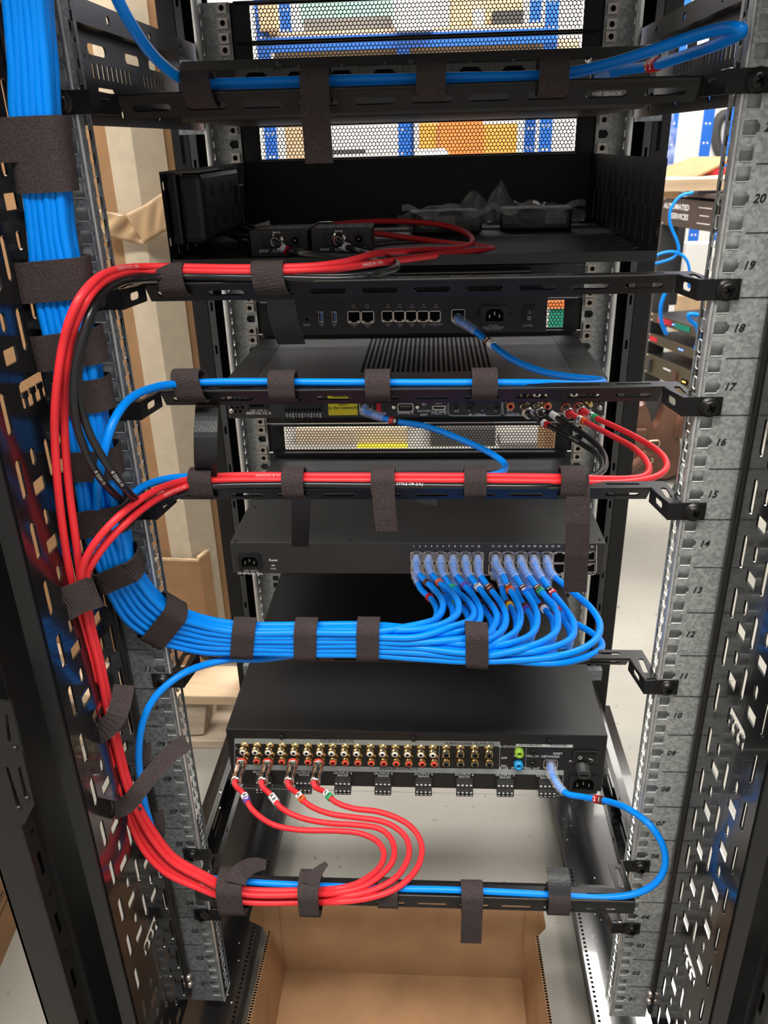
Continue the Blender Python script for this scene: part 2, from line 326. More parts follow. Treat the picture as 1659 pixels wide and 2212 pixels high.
# shelving unit far behind, seen through the perforated panels
def shelf_unit(name, label, xs, y0, depth, zs, group=None):
    t = thing(name, label, 'shelving', ((xs[0]+xs[-1])/2, y0, FZ), group)
    for x in xs:
        for yy in (y0, y0+depth):
            pm = plate_mesh([(0, 0), (46, 0), (46, 2300), (0, 2300)], [circle(x_, z_, 5, 8) for z_ in range(60, 2280, 76) for x_ in (15, 31)] , 2, (x-23, yy, FZ), (1, 0, 0), (0, 0, 1))
            put('upright', pm, M['steel_blue'], t)
    for z in zs:
        for yy in (y0-4, y0+depth+4): MB().box(xs[0]-23, xs[-1]+23, yy-3, yy+3, z-45, z).build('beam', M['steel_blue'], t)
        MB().box(xs[0], xs[-1], y0, y0+depth, z, z+14).build('shelf_board', M['wood'], t)
    return t
x1 = at(585, 300, 2600).x; x2 = at(874, 300, 2600).x; x3 = at(1178, 300, 2600).x
shelf_unit('shelving_unit', 'blue steel shelving unit behind the rack, seen through the perforated panels', [x1, x2, x3], 2600, 520, [at(850, 78, 2600).z+8, at(850, 395, 2600).z-150])
shelf_unit('shelving_unit', 'blue steel shelving against the white wall, right behind the second rack', [at(1448, 300, 3000).x, at(1498, 300, 3000).x+140], 3000, 300, [1900, 300])
zt = at(850, 70, 2600).z+22
def bgbox(name, label, cat, px0, py0, px1, py1, Y, dep, m, group=None, bev=4):
    a = at(px0, py0, Y); b = at(px1, py1, Y); o = MB().box(a.x, b.x, Y, Y+dep, b.z, a.z).build(name, M[m], None, bevel=bev); tag(o, label, cat, group); return o
bgbox('cardboard_box', 'narrow cardboard box on the upper blue shelf at its left end', 'box', 556, 0, 585, 76, 2630, 200, 'cardlight')
bgbox('white_carton', 'white carton on the upper shelf before the middle blue upright', 'box', 856, 0, 935, 66, 2560, 80, 'paper')
bgbox('cardboard_box', 'slim cardboard box before the left blue upright on the upper shelf', 'box', 556, 6, 600, 66, 2560, 40, 'cardlight')
bgbox('plastic_sheet', 'pale green sheet leaning on the upper shelf', 'sheet', 648, 2, 850, 46, 2900, 30, 'teal')
bgbox('metal_tray', 'long grey tray on the upper shelf in front of the green sheet', 'tray', 655, 40, 845, 70, 2640, 220, 'grey')
bgbox('cardboard_box', 'big cardboard box on the upper shelf beneath the white wall', 'box', 975, -30, 1128, 66, 2700, 300, 'cardlight')
bgbox('paper_stack', 'white paper block in front of the big cardboard box', 'paper', 1022, 20, 1046, 60, 2640, 50, 'paper')
bgbox('toolcase', 'dark grey tool case on the upper shelf', 'case', 1064, 22, 1130, 62, 2640, 50, 'charcoal')
bgbox('wooden_plank', 'pale plank lying under the beam of the shelving', 'plank', 590, 106, 1250, 118, 2640, 60, 'wood')
bgbox('cardboard_box', 'tall cardboard box behind the rack at shelf left end', 'box', 612, 240, 660, 420, 2640, 240, 'cardlight')
bgbox('orange_crate', 'bright orange stacking crate on the middle shelf', 'crate', 948, 262, 1040, 420, 2640, 260, 'crate')
bgbox('amber_crate', 'amber stacking crate right of the orange crate', 'crate', 1042, 268, 1112, 420, 2660, 240, 'amber')
bgbox('amber_crate', 'amber lid crate left of the orange crate', 'crate', 905, 266, 946, 420, 2660, 240, 'amber')
o = MB().lathe(at(930, 338, 2620)+Vector((-60, 0, -18)), (1, 0, 0), [(0, 30), (10, 42), (110, 44), (125, 30)], 16).build('white_roll', M['paper']); tag(o, 'white rolled bag lying before the amber lid crate', 'roll')
bgbox('metal_rod', 'dark rod lying on the middle shelf left of the orange crate', 'rod', 690, 325, 790, 332, 2620, 14, 'charcoal', bev=0)
# low things on the floor seen through the panel between the control unit and the switch
def floorbox(name, label, cat, px0, px1, py, h, dep, m):
    a = atz(px0, py, FZ); b = atz(px1, py, FZ); o = MB().box(a.x, b.x, a.y, a.y+dep, FZ, FZ+h).build(name, M[m], None, bevel=4); return tag(o, label, cat)
floorbox('yellow_strip', 'yellow marking strip on the concrete behind the perforated panel', 'floor marking', 770, 880, 968, 1.5, 60, 'yellow')
floorbox('tool_case', 'flat dark grey case on the floor behind the lower perforated panel', 'case', 930, 1070, 965, 70, 260, 'charcoal')
floorbox('grey_tray', 'low grey tray on the floor right of the flat dark case', 'tray', 1080, 1195, 968, 22, 120, 'grey')
floorbox('wrapped_parcel', 'mauve grey wrapped parcel on the floor behind the lower perforated panel', 'parcel', 640, 880, 960, 60, 260, 'kraft')
a = at(1188, 745, 1500); b = at(1226, 745, 1500)
tag(MB().box(a.x, b.x, 1500, 1640, FZ, a.z).build('cardboard_box', M['card'], None, bevel=3), 'tall carton on the floor behind the router holding the green boards', 'box')
bgbox('circuit_board', 'green boards in an open carton behind the router', 'circuit board', 1188, 668, 1226, 745, 1500, 20, 'greenleaf', bev=0)
bgbox('orange_tag', 'orange tag above the green boards', 'tag', 1184, 650, 1226, 666, 1490, 8, 'crate', bev=0)
# ---------------------------------------------------------------- second rack on the right
N2 = at(1505, 806, 2150); base = Vector((N2.x, 2150, 0)); W2 = 241; KR = 1.309
du = Vector((-.30, .954, 0)).normalized()*KR; dn = Vector((-.954, -.30, 0)).normalized()*KR   # along the front, out of the front
def rk(u, n, z): return base+du*u+dn*n+Vector((0, 0, z))
zz = lambda px, py: at(px, py, 2150).z
tR = thing('equipment_rack', 'second dark steel rack turned sideways, holding brown front panels', 'rack', (N2.x, 2150, FZ))
zT2 = zz(1570, 425)
for u_ in (-24, W2+14):
    mb = MB(); mb.obox(rk(u_, -26, (FZ+zT2)/2), du*14, dn*26, Vector((0, 0, (zT2-FZ)/2))); mb.build('post', M['gunmetal'], tR)
    mb = MB(); mb.obox(rk(u_, -420, (FZ+zT2)/2), du*14, dn*20, Vector((0, 0, (zT2-FZ)/2))); mb.build('post', M['gunmetal'], tR)
mb = MB(); mb.obox(rk(W2/2, -220, zT2), du*(W2/2+38), dn*230, Vector((0, 0, 6))); mb.build('top_panel', M['brownpanel'], tR)
a_, b_ = at(1380, 660, 2600), at(1482, 490, 2600)
MB().box(a_.x, b_.x, 2600, 2606, a_.z, b_.z).build('side_panel', M['gunmetal'], tR)
def rk_panel(name, label, z0, z1, mt, dep=300):
    t = thing(name, label, 'equipment', rk(W2/2, 0, z0)); mb = MB(); mb.obox(rk(W2/2, 2, (z0+z1)/2), du*W2/2, dn*2, Vector((0, 0, (z1-z0)/2))); mb.build('front_panel', M[mt], t, bevel=1)
    mb = MB(); mb.obox(rk(W2/2, -dep/2, (z0+z1)/2), du*(W2/2-8), dn*dep/2, Vector((0, 0, (z1-z0)/2-1))); mb.build('case', M['gunmetal'], t)
    for u_ in (8, W2-8):
        for z_ in (z0+5, z1-5): mb = MB(); mb.lathe(rk(u_, 4, z_), dn, [(0, 3.4), (2, 2.6)], 8); mb.build('screw', M['nickel'], t)
    return t
t = rk_panel('power_unit', 'dark brown panel with pale print at the top of the second rack', zz(1557, 502), zz(1563, 437), 'brownpanel')
zc_ = (zz(1557, 502)+zz(1563, 437))/2
for (w_, dz) in ((27, 24), (19, 0), (27, -24)):
    mb = MB(); mb.obox(rk(52, 4.3, zc_+dz), du*w_, dn*.3, Vector((0, 0, 1.2))); mb.build('printed_line', M['ink'], t)
for s_, dz, sz in (('AUTOMATED', 18, 25), ('SERVICES', -12, 25)):
    m = text_mesh(s_, sz, align='RIGHT', bold=.5); m.transform(frame(-du, (0, 0, 1), rk(118, 4.6, zc_+dz))); put('printed_text', m, M['ink'], t)
za, zb_ = zz(1508, 731), zz(1511, 711)
t = rk_panel('rack_switch', 'slim rack unit with red and green lit sockets in the second rack', za, zb_, 'bronze', 200)
for nm_, m_, u0_ in (('red_socket', 'redplastic', 138), ('green_socket', 'greenleaf', 52)):
    for k in range(6): mb = MB(); mb.obox(rk(u0_+k*11, 5, (za+zb_)/2), du*4.4, dn*2, Vector((0, 0, 8.5))); mb.build(nm_, M[m_], t)
mb = MB(); mb.obox(rk(124, 5, (za+zb_)/2), du*3, dn*2, Vector((0, 0, 2))); mb.build('status_lamp', M['led'], t)
za, zb_ = zz(1500, 779), zz(1503, 759)
t = rk_panel('rack_router', 'slim olive rack unit with two blue lamps, below the red and green one', za, zb_, 'bronze', 200)
for u_ in (70, 82): mb = MB(); mb.obox(rk(u_, 5, (za+zb_)/2), du*3, dn*1, Vector((0, 0, 2))); mb.build('status_lamp', M['led'], t)
mb = MB(); mb.obox(rk(212, 4.6, (za+zb_)/2), du*18, dn*.6, Vector((0, 0, 8))); mb.build('red_label', M['redplastic'], t)
za, zb_ = zz(1493, 851), zz(1499, 806.5)
t = rk_panel('rack_recorder', 'thick olive brown rack unit with an amber lamp and a brown flap', za, zb_, 'bronze', 300)
mb = MB(); mb.obox(rk(40, 4.5, za+29, ), du*14, dn*.6, Vector((0, 0, 9))); mb.build('display', M['dark'], t)
for u_ in (38, 46): mb = MB(); mb.obox(rk(u_, 5.4, za+29), du*2, dn*1, Vector((0, 0, 2))); mb.build('status_lamp', M['ledamber'], t)
mb = MB(); mb.obox(rk(86, 6, za+13), du*11, dn*3, Vector((0, 0, 39))); mb.build('flap', M['leather'], t)
mb = MB(); mb.obox(rk(128, 4.6, za+45), du*18, dn*.5, Vector((0, 0, 3))); mb.build('printed_line', M['ink'], t)
mb = MB(); mb.obox(rk(208, 8, za+36), du*6, dn*6, Vector((0, 0, 24))); mb.build('handle', M['gunmetal'], t)
# things on and around the second rack
a_, b_ = at(1505, 428, 2210), at(1590, 402, 2210)
t = thing('network_router', 'small black router with three blue lamps on top of the second rack', 'router', ((a_.x+b_.x)/2, 2280, a_.z))
MB().box(a_.x, b_.x, 2210, 2340, zT2+6, b_.z).build('case', M['plastic'], t, bevel=3)
for px_ in (1541, 1550, 1569): q = at(px_, 409, 2208); mb = MB(); mb.cbox((q.x, 2209, q.z), 6, 2, 6); mb.build('status_lamp', M['led'], t)
o = MB().obox(Vector((at(1500, 392, 1500).x, 1500, at(1500, 392, 1500).z)), Vector((260, 0, 0)), Vector((0, 150, 0)), Vector((0, 0, 12))).build('shelf_board', M['wood']); tag(o, 'pale wooden shelf board above the second rack', 'shelf')
mb = MB(); a, b, c, d = at(1405, 420, 1420), at(1560, 345, 1500), at(1600, 338, 1700), at(1440, 352, 1750)
a, b, c, d = at(1425, 402, 1420), at(1470, 398, 1420), at(1590, 338, 1560), at(1500, 338, 1700)
e_ = at(1415, 368, 1560)
mb.add([e_, a, b, c, d]+[v+Vector((0, 0, -5)) for v in (e_, a, b, c, d)], [(0, 1, 2, 3, 4), (9, 8, 7, 6, 5)]+[(i, i+5, (i+1) % 5+5, (i+1) % 5) for i in range(5)])
tag(mb.build('carton_flap', M['card']), 'raised cardboard flap tilted over the wooden shelf board', 'cardboard')
bgbox('red_box', 'bright red box on the wooden shelf board beside the flap', 'box', 1524, 364, 1590, 382, 1520, 80, 'redplastic')
bgbox('cardboard_box', 'small cardboard box under the wooden shelf board', 'box', 1418, 398, 1466, 428, 1560, 120, 'cardlight')
bgbox('white_carton', 'tall white carton behind the second rack between its posts', 'box', 1484, 525, 1545, 900, 2900, 60, 'paper')
bgbox('cardboard_box', 'plain cardboard box low behind the second rack', 'box', 1466, 638, 1530, 900, 2800, 40, 'cardlight')
o = MB().tube([at(1568+22*math.cos(k*math.pi/12), 292+46*math.sin(k*math.pi/12), 4285) for k in range(25)], 26, 8).build('hose_loop', M['charcoal']); tag(o, 'dark hose loop hanging on the white wall at upper right', 'hose')
# plastic wrapped item between the blue posts
mb = MB(); rnd = random.Random(3)
n1, n2 = 9, 12
for i in range(n1+1):
    for j in range(n2+1):
        p = at(1408+48*i/n1, 245+115*j/n2, 2960); mb.v.append((p.x, p.y+rnd.uniform(-25, 25), p.z if j < n2 else FZ+1))
for i in range(n1):
    for j in range(n2): mb.f.append((i*(n2+1)+j, (i+1)*(n2+1)+j, (i+1)*(n2+1)+j+1, i*(n2+1)+j+1)); mb.sm.append(True)
o = mb.build('plastic_wrap', M['film']); m_ = o.modifiers.new('s', 'SOLIDIFY'); m_.thickness = .02; tag(o, 'crumpled clear plastic wrap hanging by the blue shelving posts', 'plastic wrap')
# blue leads on the second rack
def lead(name, label, P, r, m='blue'):
    o = MB().tube(spline(P, 8), r, 8).build(name, M[m]); return tag(o, label, 'cable')
PP = [at(x, y, 2060) for x, y in ((1497, 416), (1470, 424), (1450, 450), (1447, 480), (1462, 520), (1466, 540), (1455, 556), (1425, 567), (1400, 572))]
lead('network_cable', 'thin blue lead curling down in front of the second rack', PP, 4.6)
lead('network_cable', 'thin blue lead arching from the shelf corner behind the lacing bar', [at(x, y, 2060) for x, y in ((1405, 560), (1430, 547), (1460, 545), (1482, 560), (1490, 590), (1489, 620), (1510, 604), (1525, 612))], 4.6)
lead('network_cable', 'bright blue lead dropping behind the red and green rack unit', [at(x, y, 2300) for x, y in ((1445, 618), (1432, 645), (1427, 668), (1430, 700), (1440, 722))], 7)
lead('network_cable', 'bright blue lead folded on top of the red and green rack unit', [at(x, y, 2120) for x, y in ((1515, 681), (1487, 680), (1490, 690), (1505, 706), (1509, 730), (1502, 755))], 7)
# ---------------------------------------------------------------- leather bag and pole
g = atz(1385, 1040, FZ); BY = g.y
t = thing('leather_bag', 'brown leather bag with brass ring slumped on the concrete floor', 'bag', (g.x, BY, FZ))
mb = MB(); prof = [(1352, 1015), (1350, 985), (1354, 940), (1362, 900), (1372, 872), (1390, 862), (1398, 880), (1405, 905), (1414, 922), (1424, 905), (1434, 880), (1436, 860), (1448, 866), (1458, 890), (1466, 920), (1472, 960), (1474, 1000), (1468, 1030), (1440, 1042), (1400, 1042), (1370, 1034)]
fr = [at(x, y, BY) for x, y in prof]; ctr = sum(fr, Vector())/len(fr)
n = len(fr); vs = []
for (k, yo) in ((.90, -60), (1.0, -40), (1.02, 40), (.9, 90)): vs += [Vector((ctr.x+(p.x-ctr.x)*k, BY+yo+50, max(FZ+2, ctr.z+(p.z-ctr.z)*k))) for p in fr]
fs = [(l*n+i, l*n+(i+1) % n, (l+1)*n+(i+1) % n, (l+1)*n+i) for l in range(3) for i in range(n)]
mb.add(vs, fs, True); mb.add(vs[:n], [tuple(range(n))]); mb.add(vs[-n:], [tuple(range(n))]); mb.build('bag_body', M['leather'], t)
mb = MB(); mb.box(at(1366, 950, BY).x, at(1392, 950, BY).x, BY-22, BY-8, at(1380, 1022, BY).z, at(1380, 922, BY).z); mb.build('front_pocket', M['leather'], t, bevel=5)
mb = MB(); mb.tube(spline([at(x, y, BY-16) for x, y in ((1402, 954), (1400, 962), (1406, 968), (1418, 968), (1424, 960), (1424, 953), (1402, 953))], 3), 2.6, 8)
mb.tube(spline([at(x, y, BY-20) for x, y in ((1387, 986), (1388, 979), (1396, 982), (1404, 990), (1410, 992), (1408, 999), (1400, 996))], 3), 3, 8); mb.build('brass_ring', M['gold_dull'], t)
mb = MB(); mb.tube(spline([at(x, y, BY+6) for x, y in ((1470, 940), (1480, 900), (1500, 880), (1512, 900), (1508, 960), (1490, 1000), (1472, 1010))], 12), 34, 10); mb.build('side_flap', M['leather'], t)
mb = MB(); mb.tube(spline([at(x, y, BY-30) for x, y in ((1352, 1018), (1372, 1004), (1388, 992), (1400, 978))], 8), [16]*3+[20]*40 if 0 else 18, 10); mb.build('rolled_strap', M['leather'], t)
mb = MB(); mb.obox((at(1415, 880, BY).x, BY+60, at(1415, 880, BY).z), Vector((34, 0, 0)), Vector((0, 20, 0)), Vector((0, 0, 60))); mb.build('lining', M['charcoal'], t)
g2 = atz(1457, 1074, FZ)
t = thing('stand_leg', 'pale grey tubular leg with a rubber foot on the floor beside the leather bag', 'stand', (g2.x, g2.y, FZ))
top = at(1492, 975, g2.y+20); mb = MB(); mb.cyl((g2.x, g2.y, FZ+8), (top.x+200, g2.y+80, top.z+560), 12); mb.build('tube', M['grey'] if 0 else mat('pale grey tube', (.33, .37, .38), .4), t)
d_ = (Vector((top.x+200, g2.y+80, top.z+560))-Vector((g2.x, g2.y, FZ+8))).normalized(); mb = MB(); mb.cyl((g2.x, g2.y, FZ+2), Vector((g2.x, g2.y, FZ+2))+d_*45, 17); mb.build('rubber_foot', M['rubber'], t)
# ================================================================ the rack
rack = thing('server_rack', 'open backed black server rack with galvanised numbered mounting rails', 'rack', (0, 250, FZ))
def hole(u, mid, flip, s=9.6, r=1.3):     # square hole with the locating notch
    h = rrect(0, 0, s, s, r, 2)
    if mid:
        h = [(s/2, -3), (s/2+1.6, -2.4), (s/2+2.0, 0), (s/2+1.6, 2.4), (s/2, 3)] + [q for q in rrect(0, 0, s, s, r, 2) if not (q[0] > s/2-.3 and abs(q[1]) < 3.2)]
        h = sorted(h, key=lambda q: math.atan2(q[1], q[0]))
    return [((-q[0] if flip else q[0])+u[0], q[1]+u[1]) for q in (reversed(h) if flip else h)]
ZT = 1100; nU = 24
def rail(side, Yf, near):
    sgn = 1 if side > 0 else -1; xi, xo = 224, (264 if near else 258)
    hs = []
    for k in range(nU):
        for d, mid in ((-15.875, 0), (0, 1), (15.875, 0)):
            hs.append(hole((232.55*sgn, (k+.5)*U+d), mid, sgn < 0))
    x0, x1 = (xi, xo) if sgn > 0 else (-xo, -xi)
    ms = [plate_mesh([(x0, k*U-(8 if k == 0 else 0)), (x1, k*U-(8 if k == 0 else 0)), (x1, (k+1)*U), (x0, (k+1)*U)], hs[3*k:3*k+3], 1.8, (0, Yf, 0), (1, 0, 0), (0, 0, 1)) for k in range(nU)]
    z = -8
    hs2 = []                       # inner return flange with its row of rectangular holes
    fl = 22
    for k in range(nU):
        for d in (-15.875, 0, 15.875): hs2.append(rrect(fl*.55, (k+.5)*U+d, 8, 9.5, 1, 1))
    if near:
        ms.append(plate_mesh([(0, -8), (fl, -8), (fl, ZT), (0, ZT)], hs2, 1.6, (xi*sgn, Yf, 0), (0, 1, 0), (0, 0, 1)))
    o = put('mounting_rail', join('rail', ms), M['zinc'] if sgn > 0 or not near else M['zincdark'], rack)  # left near rail takes the darker zinc, its shade put into the colour
    if near:
        MB().box(min(sgn*(xi+3), sgn*(xo-1)), max(sgn*(xi+3), sgn*(xo-1)), Yf+7, Yf+8.5, -8, ZT).build('rail_web', M['zincweb'], o)
        MB().tube([(sgn*(xi+.6), Yf-.6, -8), (sgn*(xi+.6), Yf-.6, ZT)], 1.3, 8).build('rail_edge', M['zincedge'], o)
        for k in range(nU):
            m = text_mesh('%02d' % (k+1), 8.2, shear=.25, bold=.12); m.transform(frame((1, 0, 0), (0, 0, 1), (sgn*(232.55+12.9), Yf-1.3, (k+.5)*U))); put('rail_number', m, M['blackink'], o)
            MB().box(min(sgn*240, sgn*xo), max(sgn*240, sgn*xo), Yf-1.4, Yf-1.2, (k+1)*U-.25, (k+1)*U+.25).build('rail_mark', M['blackink'], o)
        rims = []
        for k in range(nU):
            for d, mid in ((-15.875, 0), (0, 1), (15.875, 0)):
                cz = (k+.5)*U+d; q = MB(); cx_ = 232.55*sgn
                q.tube([(cx_-4, Yf-.9, cz-4.9), (cx_+4, Yf-.9, cz-4.9)], .45, 6); q.tube([(cx_-sgn*4.9, Yf-.9, cz-4), (cx_-sgn*4.9, Yf-.9, cz+4)], .25, 6); rims.append(q.mesh('r'))
        put('hole_edge_glint', join('rims', rims), M['zincedge'], o)  # burrs brightened on bottom and inner edges only, painting the light caught there
    else:
        fl2 = 30; hs3 = [rrect(16, (k+.5)*U+d, 9, 8, 1, 1) for k in range(nU) for d in (-14, 0, 14)]
        put('rail_web', plate_mesh([(0, -8), (fl2, -8), (fl2, ZT), (0, ZT)], hs3, 1.6, (sgn*xo, Yf-fl2, 0), (0, 1, 0), (0, 0, 1)), M['zinc'], o)
        MB().tube([(sgn*(xo+.5), Yf-fl2, -8), (sgn*(xo+.5), Yf-fl2, ZT)], 4.2, 10).build('rail_edge', M['zincedge'], o)
    return o
rails = {(s_, n_): rail(s_, 0 if n_ else 514, n_) for s_ in (1, -1) for n_ in (1, 0)}
# cage nuts on the far rails
mb = MB(); mb.box(-6, 6, -3, 0, -5.6, 5.6); nutm = None
def nut_mesh():
    mb = MB(); pm = plate_mesh(rrect(0, 0, 12.6, 11.4, .8, 1), [circle(0, 0, 3.3, 12)], 3.2, (0, -2.2, 0), (1, 0, 0), (0, 0, 1))
    q = MB(); q.lathe((0, -4.5, 0), (0, 1, 0), [(0, 4.6), (0, 3.3), (3, 3.3)], 14, caps=False); q.box(-6.3, -5.2, -6, 0, -4, 4); q.box(5.2, 6.3, -6, 0, -4, 4)
    return join('cage_nut', [pm, q.mesh('x')])
NM = nut_mesh(); NM.materials.append(M['nickel'])
nz = []
for k, ds in ((23, (0, 15.875, -15.875)), (22, (15.875,)), (20, (-15.875, 15.875)), (18, (15.875, -15.875)), (17, (15.875,)), (16, (-15.875, 15.875)), (15, (-15.875, 15.875)), (14, (15.875,)), (13, (-15.875,)), (12, (-15.875, 15.875)), (11, (15.875, -15.875)), (10, (15.875,))):
    for d in ds: nz.append((k+.5)*U+d)
for z_ in nz:
    for s_ in (1, -1):
        o = bpy.data.objects.new('cage_nut', NM); COL.objects.link(o); o.parent = rails[(s_, 0)]; o.location = (s_*232.55*S, 512.5*S, z_*S)
# added unseen panel, keeps back light off the amplifier top
for z0_, z1_, lb in ((311.5, 443.5, 'added plain black panel blocking light behind the gap between amplifier and network switch'),):
    tag(MB().box(-241, 241, 515, 518, z0_, z1_).build('blank_panel', M['case'], None, bevel=.5), lb, 'blank panel', 'plain blanking panels')
# corner posts
for s_ in (1, -1):
    hs = [rrect(16, z_, 5, 14, 1, 1) for z_ in range(20, 1180, 60)]+[circle(16, z_, 2, 8) for z_ in range(50, 1180, 60)]
    ms = []
    mb = MB(); x0, x1 = sorted((s_*300, s_*322)); mb.box(x0, x1, 540, 600, FZ, 1160); ms.append(mb.mesh('p'))
    o = put('corner_post', join('p', ms), M['powder'], rack)
    put('post_flange', plate_mesh([(0, FZ), (9, FZ), (9, 1160), (0, 1160)], [rrect(4.5, z_, 3.4, 13, .5, 1) for z_ in range(20, 1150, 62)], 1.5, (s_*290 if s_ > 0 else -299, 541, 0), (1, 0, 0), (0, 0, 1)), M['nickel'] if 0 else M['gunmetal'], o)
    MB().box(*sorted((s_*307, s_*311)), 539.2, 539.9, 890, 925).build('post_slot', M['dark'], o)
    MB().box(*sorted((s_*262, s_*300)), 560, 564, FZ, 1160).build('post_backing', M['dark'], o)  # added black sheet, stands in for the dark void beside the far rail
    # near corner post
    y0, y1 = -152, -131
    hs = [rrect(11, z_, 6, 26, .6, 1) for z_ in range(-60, 1100, 72)]+[circle(11, z_, 2.6, 8) for z_ in range(-24, 1100, 72)]
    ms = [MB().box(*sorted((s_*304, s_*334)), y0, y0+2, FZ, 1160).mesh('a'), MB().box(*sorted((s_*332, s_*334)), y0, y1, FZ, 1160).mesh('b'),
          plate_mesh([(0, FZ), (21, FZ), (21, 1160), (0, 1160)], hs, 1.5, (s_*304, y0, 0), (0, 1, 0), (0, 0, 1))]
    o = put('corner_post', join('p', ms), M['satin'], rack)
    MB().box(*sorted((s_*300, s_*332)), y1, y1+3, FZ, 1160).build('post_backing', M['powder'], o)
    MB().box(*sorted((s_*316, s_*320)), y1, -20, FZ, 1160).build('side_channel', M['powder'], rack)
# latch bracket on the left near post
a = thing('x', 'x', 'x'); bpy.data.objects.remove(a)
p_ = [at(x, y, -156) for x, y in ((-60, 1470), (-6, 1512), (24, 1514), (76, 1735), (54, 1779), (30, 1775), (-40, 1560))]
hsx = [[(q.x, q.z) for q in (at(x, y, -156) for x, y in pts)] for pts in (((12, 1540), (18, 1540), (26, 1600), (18, 1598)), ((40, 1655), (46, 1655), (62, 1720), (54, 1722)), ((14, 1655), (20, 1655), (48, 1745), (40, 1750)))]
o = put('latch_bracket', plate_mesh([(q.x, q.z) for q in p_], hsx, 2.5, (0, -156, 0), (1, 0, 0), (0, 0, 1)), M['satin'], rack)
for x, y in ((34, 1614), (60, 1722), (42, 1743)): mb = MB(); mb.lathe(at(x, y, -156), (0, -1, 0), [(0, 2.6), (2, 2.6), (3, 1.5)], 12); mb.build('screw', M['satin'], o)
# side braces, top and bottom on both sides
for s_ in (1, -1):
    for (z0, lbl) in ((928, 1), (28, 0)):
        L = 510; X0 = s_*268
        hs = [circle(u_, 10, 4, 10) for u_ in (110, 210, 322, 430)]+[circle(u_+10, 11, 1.2, 6) for u_ in (110, 210, 322)]
        ms = [plate_mesh([(0, 0), (L, 0), (L, 19), (0, 19)], hs, 1.6, (X0, 4, z0), (0, 1, 0), (0, 0, 1)),
              plate_mesh([(0, 0), (L, 0), (L, 19), (0, 19)], [circle(h_[0][0]-4, 10, 4, 10) for h_ in []]+[circle(u_, 9, 4, 10) for u_ in (110, 205, 322, 430)], 1.6, (X0, 4, z0+76), (0, 1, 0), (0, 0, 1))]
        slots = [slot(u_, 44, 44, 9) for u_ in (50, 122, 205, 300, 372, 440)]+[slot(u_, 10, 44, 8) for u_ in (60, 132, 215, 310)]
        slots += [rrect(u_, 27, 5.5, 12, .4, 1) for u_ in [62+12*k for k in range(8)]+[190+12*k for k in range(9)]+[330+12*k for k in range(6)]]
        ms.append(plate_mesh([(20, 0), (L-40, 0), (L-40, 58), (20, 58)], slots, 1.6, (s_*282, 4, z0+18.5), (0, 1, 0), (0, 0, 1)))
        q = MB()
        for (za, zb) in ((z0+18.5, z0+19.5), (z0+76, z0+77)): q.box(*sorted((X0, s_*282)), 24, L-36, za, zb)
        ms.append(q.mesh('q')); o = put('side_brace', join('b', ms), M['gloss'] if not lbl else M['satin'], rack)
        MB().box(*sorted((s_*270, s_*300)), 500, 512, z0+(60 if lbl else 62), z0+82).build('brace_bracket', M['zincdark'], o)
        MB().box(*sorted((s_*270, s_*300)), 500, 512, z0-4, z0+18).build('brace_bracket', M['zincdark'], o)
        if lbl:
            ms = []
            for k in range(7):
                m = text_mesh(str(k+5)+' ', 5, bold=.1); m.transform(frame((0, -s_, 0), (0, 0, 1), (s_*280.5, 120+k*12, z0+56))); ms.append(m)
            put('printed_text', join('t', ms), M['greyink'], o)
    # base side plate with rolled stitches along its inner edge
    o = MB().box(*sorted((s_*213, s_*345)), -160, 600, -44, -40).build('base_plate', M['gloss'], rack)
    MB().box(*sorted((s_*211, s_*214)), -160, 600, -58, -40.5).build('base_lip', M['powder'], o)
    mb = MB()
    for k in range(64): mb.box(*sorted((s_*216, s_*219)), -150+k*6.0, -147.4+k*6.0, -40, -39.6)
    mb.build('edge_notch', M['dark'], o)
MB().box(-345, 345, 560, 604, FZ, -44).build('base_front', M['powder'], rack)
MB().box(-345, 345, -150, 604, 1150, 1154).build('roof_panel', M['powder'], rack)
# dust and chips on the base plates are part of the paint
mb = MB(); rnd = random.Random(5)
for k in range(46):
    s_ = rnd.choice((1, 1, -1)); x = s_*rnd.uniform(216, 262); y = rnd.uniform(-120, 420); r = rnd.uniform(.25, .9); mb.box(x-r, x+r, y-r, y+r*1.4, -40, -39.7)
mb.build('paint_chip', M['ink'], rack)
